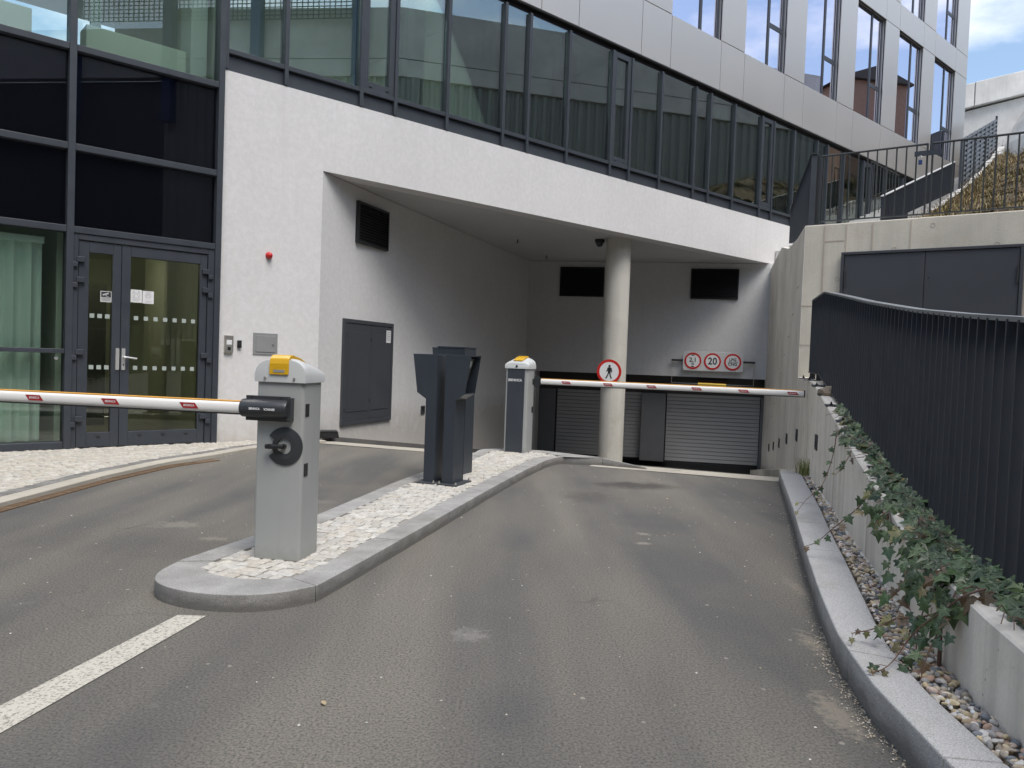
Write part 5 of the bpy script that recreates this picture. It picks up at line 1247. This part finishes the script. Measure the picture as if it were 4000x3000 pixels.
    for pts, n, s in strands:
        pv = [Vector(p) for p in pts]; sm = []
        for i in range(len(pv) - 1):
            p0, p1, p2, p3 = pv[max(i - 1, 0)], pv[i], pv[i + 1], pv[min(i + 2, len(pv) - 1)]
            for k in range(5):
                u = k / 5; sm.append(.5 * ((2 * p1) + (p2 - p0) * u + (2 * p0 - 5 * p1 + 4 * p2 - p3) * u * u + (3 * p1 - p0 - 3 * p2 + p3) * u ** 3))
        sm.append(pv[-1]); st.tube(sm, [.0042 - .0026 * i / len(sm) for i in range(len(sm))], 5)
        for k in range(n):
            u = (k + .6) / n; p = sm[min(len(sm) - 1, int(u * len(sm)))]; sz = s * (1.3 - .8 * u) * random.uniform(.8, 1.2)
            q = p + Vector((random.gauss(0, .015), random.gauss(0, .015), random.uniform(-.02, .012))); st.tube([p, (p + q) / 2 + Vector((0, 0, .004)), q], .0014, 4)
            leaf(q, sz, (-.8 + random.gauss(0, .4), -.8 + random.gauss(0, .4), .55 + random.gauss(0, .3)), (random.gauss(0, .6), random.gauss(0, .6), -1), random.choice(odd) if random.random() < .22 or u > .85 else None)
    tr = MB(); tr.tube([(1.715, 3.02, .45), (1.700, 2.965, .42), (1.694, 2.945, .30), (1.690, 2.935, .18), (1.688, 2.93, .07)], [.006, .007, .0075, .008, .009], 6); tr.build('vine_trunk', M['stem'], t)
    tr = MB(); tr.tube([(1.99, 3.98, .52), (1.975, 3.93, .48), (1.97, 3.915, .35), (1.965, 3.91, .22)], [.003, .003, .0025, .002], 5); tr.build('vine_trunk', M['stem'], t)
    for _ in range(70):
        y = random.uniform(2.2, 6.4); x = lerp_y(WP, y); p = Vector((x + .08, y, zw(y) + .015)); q = p + Vector((random.uniform(-.13, 0), random.uniform(-.35, .1), random.uniform(-.02, .03))); st.tube([p, (p + q) / 2 + Vector((0, 0, .02)), q], .002, 4)
    st.build('stems', M['stem'], t); lf.build('foliage', M['leaf'], t, fix=False)
ivy()
# ================================================================== OPPOSITE SIDE (mirrored in the windows)
def opposite():
    t = thing('opposite_building', 'long concrete and corrugated steel building across the ramp', 'building', (16, 4, 0))
    def seg(a, b, z0, z1, name, mat, th=.4, dz=0):
        m = MB(); h = math.degrees(math.atan2(b[0] - a[0], b[1] - a[1])); L = math.dist(a, b); fr = frame2(a, h); m.box(0, L, -th, 0, z0, z1 + dz, fr); m.build(name, mat, t); return fr, L
    a, b, c = (14, -2.), (14.2, 7.), (18.4, 17.0)
    for p, q in ((a, b), (b, c), (c, (21.3, 23.4))):
        fr, L = seg(p, q, 11.9, 13.7, 'concrete_band', M['concrete_pale']); m = MB(); m.box(0, L, -.3, .02, 11.25, 11.86, fr); m.build('concrete_band', M['concrete_pale'], t)
        m = MB(); n = int(L / .36) + 2; pts = []
        for k in range(n): x = k * .36; pts += [(x, -.05), (x + .12, -.05), (x + .18, -.13), (x + .30, -.13)]
        vs = [fr(x, y, z) for z in (1.5, 11.24) for x, y in pts]; k = len(pts); m.add(vs, [(i, i + 1, k + i + 1, k + i) for i in range(k - 1)]); m.build('corrugated_cladding', M['corr'], t)
        m = MB(); m.box(0, L, -.35, -.02, -.1, 1.48, fr); m.build('plinth', M['concrete'], t)
    fr = frame2((14, -22), 0)
    m = MB(); m.box(0, 20, -.4, 0, 11.2, 13.0, fr); m.build('concrete_band', M['concrete_pale'], t); m = MB(); m.box(0, 20, -.6, -.41, -.1, 11.19, fr); m.build('dark_storey', M['anth_d'], t)
    for x in (3., 9, 16.5, 20.3, 23.7, 27.5): m = MB(); m.box(x - .18, x + .18, .02, .4, 9.5 if x > 15 else -.1, 15.4, fr); m.build('blue_post', M['blue'], t)
    for x0, x1 in ((16.8, 20.0), (20.6, 23.4), (23.9, 27.2)):
        m = MB()
        for k in range(17): x = x0 + (x1 - x0) * k / 16; m.box(x - .012, x + .012, .1, .14, 13.2, 15.2, fr)
        for k in range(15): z = 13.2 + 2. * k / 14; m.box(x0, x1, .141, .165, z - .014, z + .014, fr)
        m.build('mesh_screen', M['anth_d'], t)
    # unseen block added behind the camera to darken faces turned that way
    u = thing('unseen_sky_blocker', 'unseen grey block added behind the camera to hold back skylight', 'building', (-6, -16, 0)); fr = frame2((-32, -13), 90); m = MB(); m.box(0, 44, -10, 0, -.05, 14.5, fr); m.build('wall', M['earth'], u)
    for q in range(10):
        for z in (1.2, 4.6, 8.0, 11.2): m = MB(); m.box(2 + 4.2 * q, 4.2 + 4.2 * q, .001, .03, z, z + 1.9, fr); m.build('window', M['spback'], u)  # dark panes on the added block
    # brick house further up the hill
    h = thing('brick_house', 'red brick house with dark roof up the hill', 'house', (33, 30, 6)); m = MB(); fr = frame2((29.8, 26.6), 20); m.box(0, 3.9, -6, 0, 5, 16.7, fr); m.build('wall', M['brickwall'], h)
    m = MB(); m.prism([(-.3, 16.7), (4.2, 16.7), (1.9, 17.5)], -6.3, .3, 'xz', fr); m.build('roof', M['roofing'], h)
    m = MB(); m.box(2.6, 3.2, -2, -1.2, 16.9, 18.0, fr); m.build('chimney', M['brickwall'], h)
opposite()
# ================================================================== CAMERA, SKY, SUN
cam = bpy.data.cameras.new('Camera'); co = bpy.data.objects.new('Camera', cam); COL.objects.link(co)
p, r = R(1.9), R(2.1); f = Vector((0, cos(p), -sin(p))); u0 = Vector((0, sin(p), cos(p))); r0 = Vector((1, 0, 0))
rt = r0 * cos(r) + u0 * sin(r); up = -r0 * sin(r) + u0 * cos(r); mt = Matrix((rt, up, -f)).transposed().to_4x4(); mt.translation = Vector((0, 0, 1.24)); co.matrix_world = mt
cam.lens = 27; cam.sensor_width = 36; cam.clip_start = .05; cam.clip_end = 1500; sc.camera = co
SUN_EL, SUN_AZ = R(62), R(150)           # azimuth clockwise from +Y
w = bpy.data.worlds.new('World'); sc.world = w; w.use_nodes = True; nt = w.node_tree; nt.nodes.clear(); g = G(nt)
o = nt.nodes.new('ShaderNodeOutputWorld'); sky = g.n('ShaderNodeTexSky', sky_type='NISHITA'); sky.sun_disc = False; sky.sun_elevation = SUN_EL; sky.sun_rotation = SUN_AZ; sky.air_density = 1.2; sky.dust_density = 1.5
tc = g.n('ShaderNodeTexCoord'); mp = g.n('ShaderNodeMapping'); mp.inputs['Scale'].default_value = (1, 1, 2.6); mp.inputs['Location'].default_value = (1.7, .1, .8); g.link(tc.outputs['Generated'], mp.inputs[0])
n1 = g.noise(mp.outputs[0], 2.3, 8, .58)
fac = g.ramp(n1, [(.45, .0), (.66, .95)]); n2 = g.noise(mp.outputs[0], 5.5, 6, .6)
cl = g.ramp(n2, [(.25, (5.2, 5.5, 6.1)), (.7, (8.2, 8.3, 8.4))])
cx = g.mix(fac, sky.outputs[0], cl)
bg = g.n('ShaderNodeBackground'); g.link(cx, bg.inputs[0]); bg.inputs[1].default_value = .10; g.link(bg.outputs[0], o.inputs[0])
s = bpy.data.lights.new('Sun', 'SUN'); s.energy = 1.5; s.angle = R(30); s.color = (1, .96, .9); so = bpy.data.objects.new('Sun', s); COL.objects.link(so)
d = Vector((sin(SUN_AZ) * cos(SUN_EL), cos(SUN_AZ) * cos(SUN_EL), sin(SUN_EL))); so.rotation_euler = d.to_track_quat('Z', 'Y').to_euler()
sc.view_settings.view_transform = 'Standard'; sc.view_settings.look = 'None'; sc.view_settings.exposure = 1.1; sc.view_settings.gamma = 1
sc.cycles.max_bounces = 8; sc.cycles.diffuse_bounces = 4; sc.cycles.glossy_bounces = 4; sc.cycles.transparent_max_bounces = 12
sc.cycles.use_denoising = True
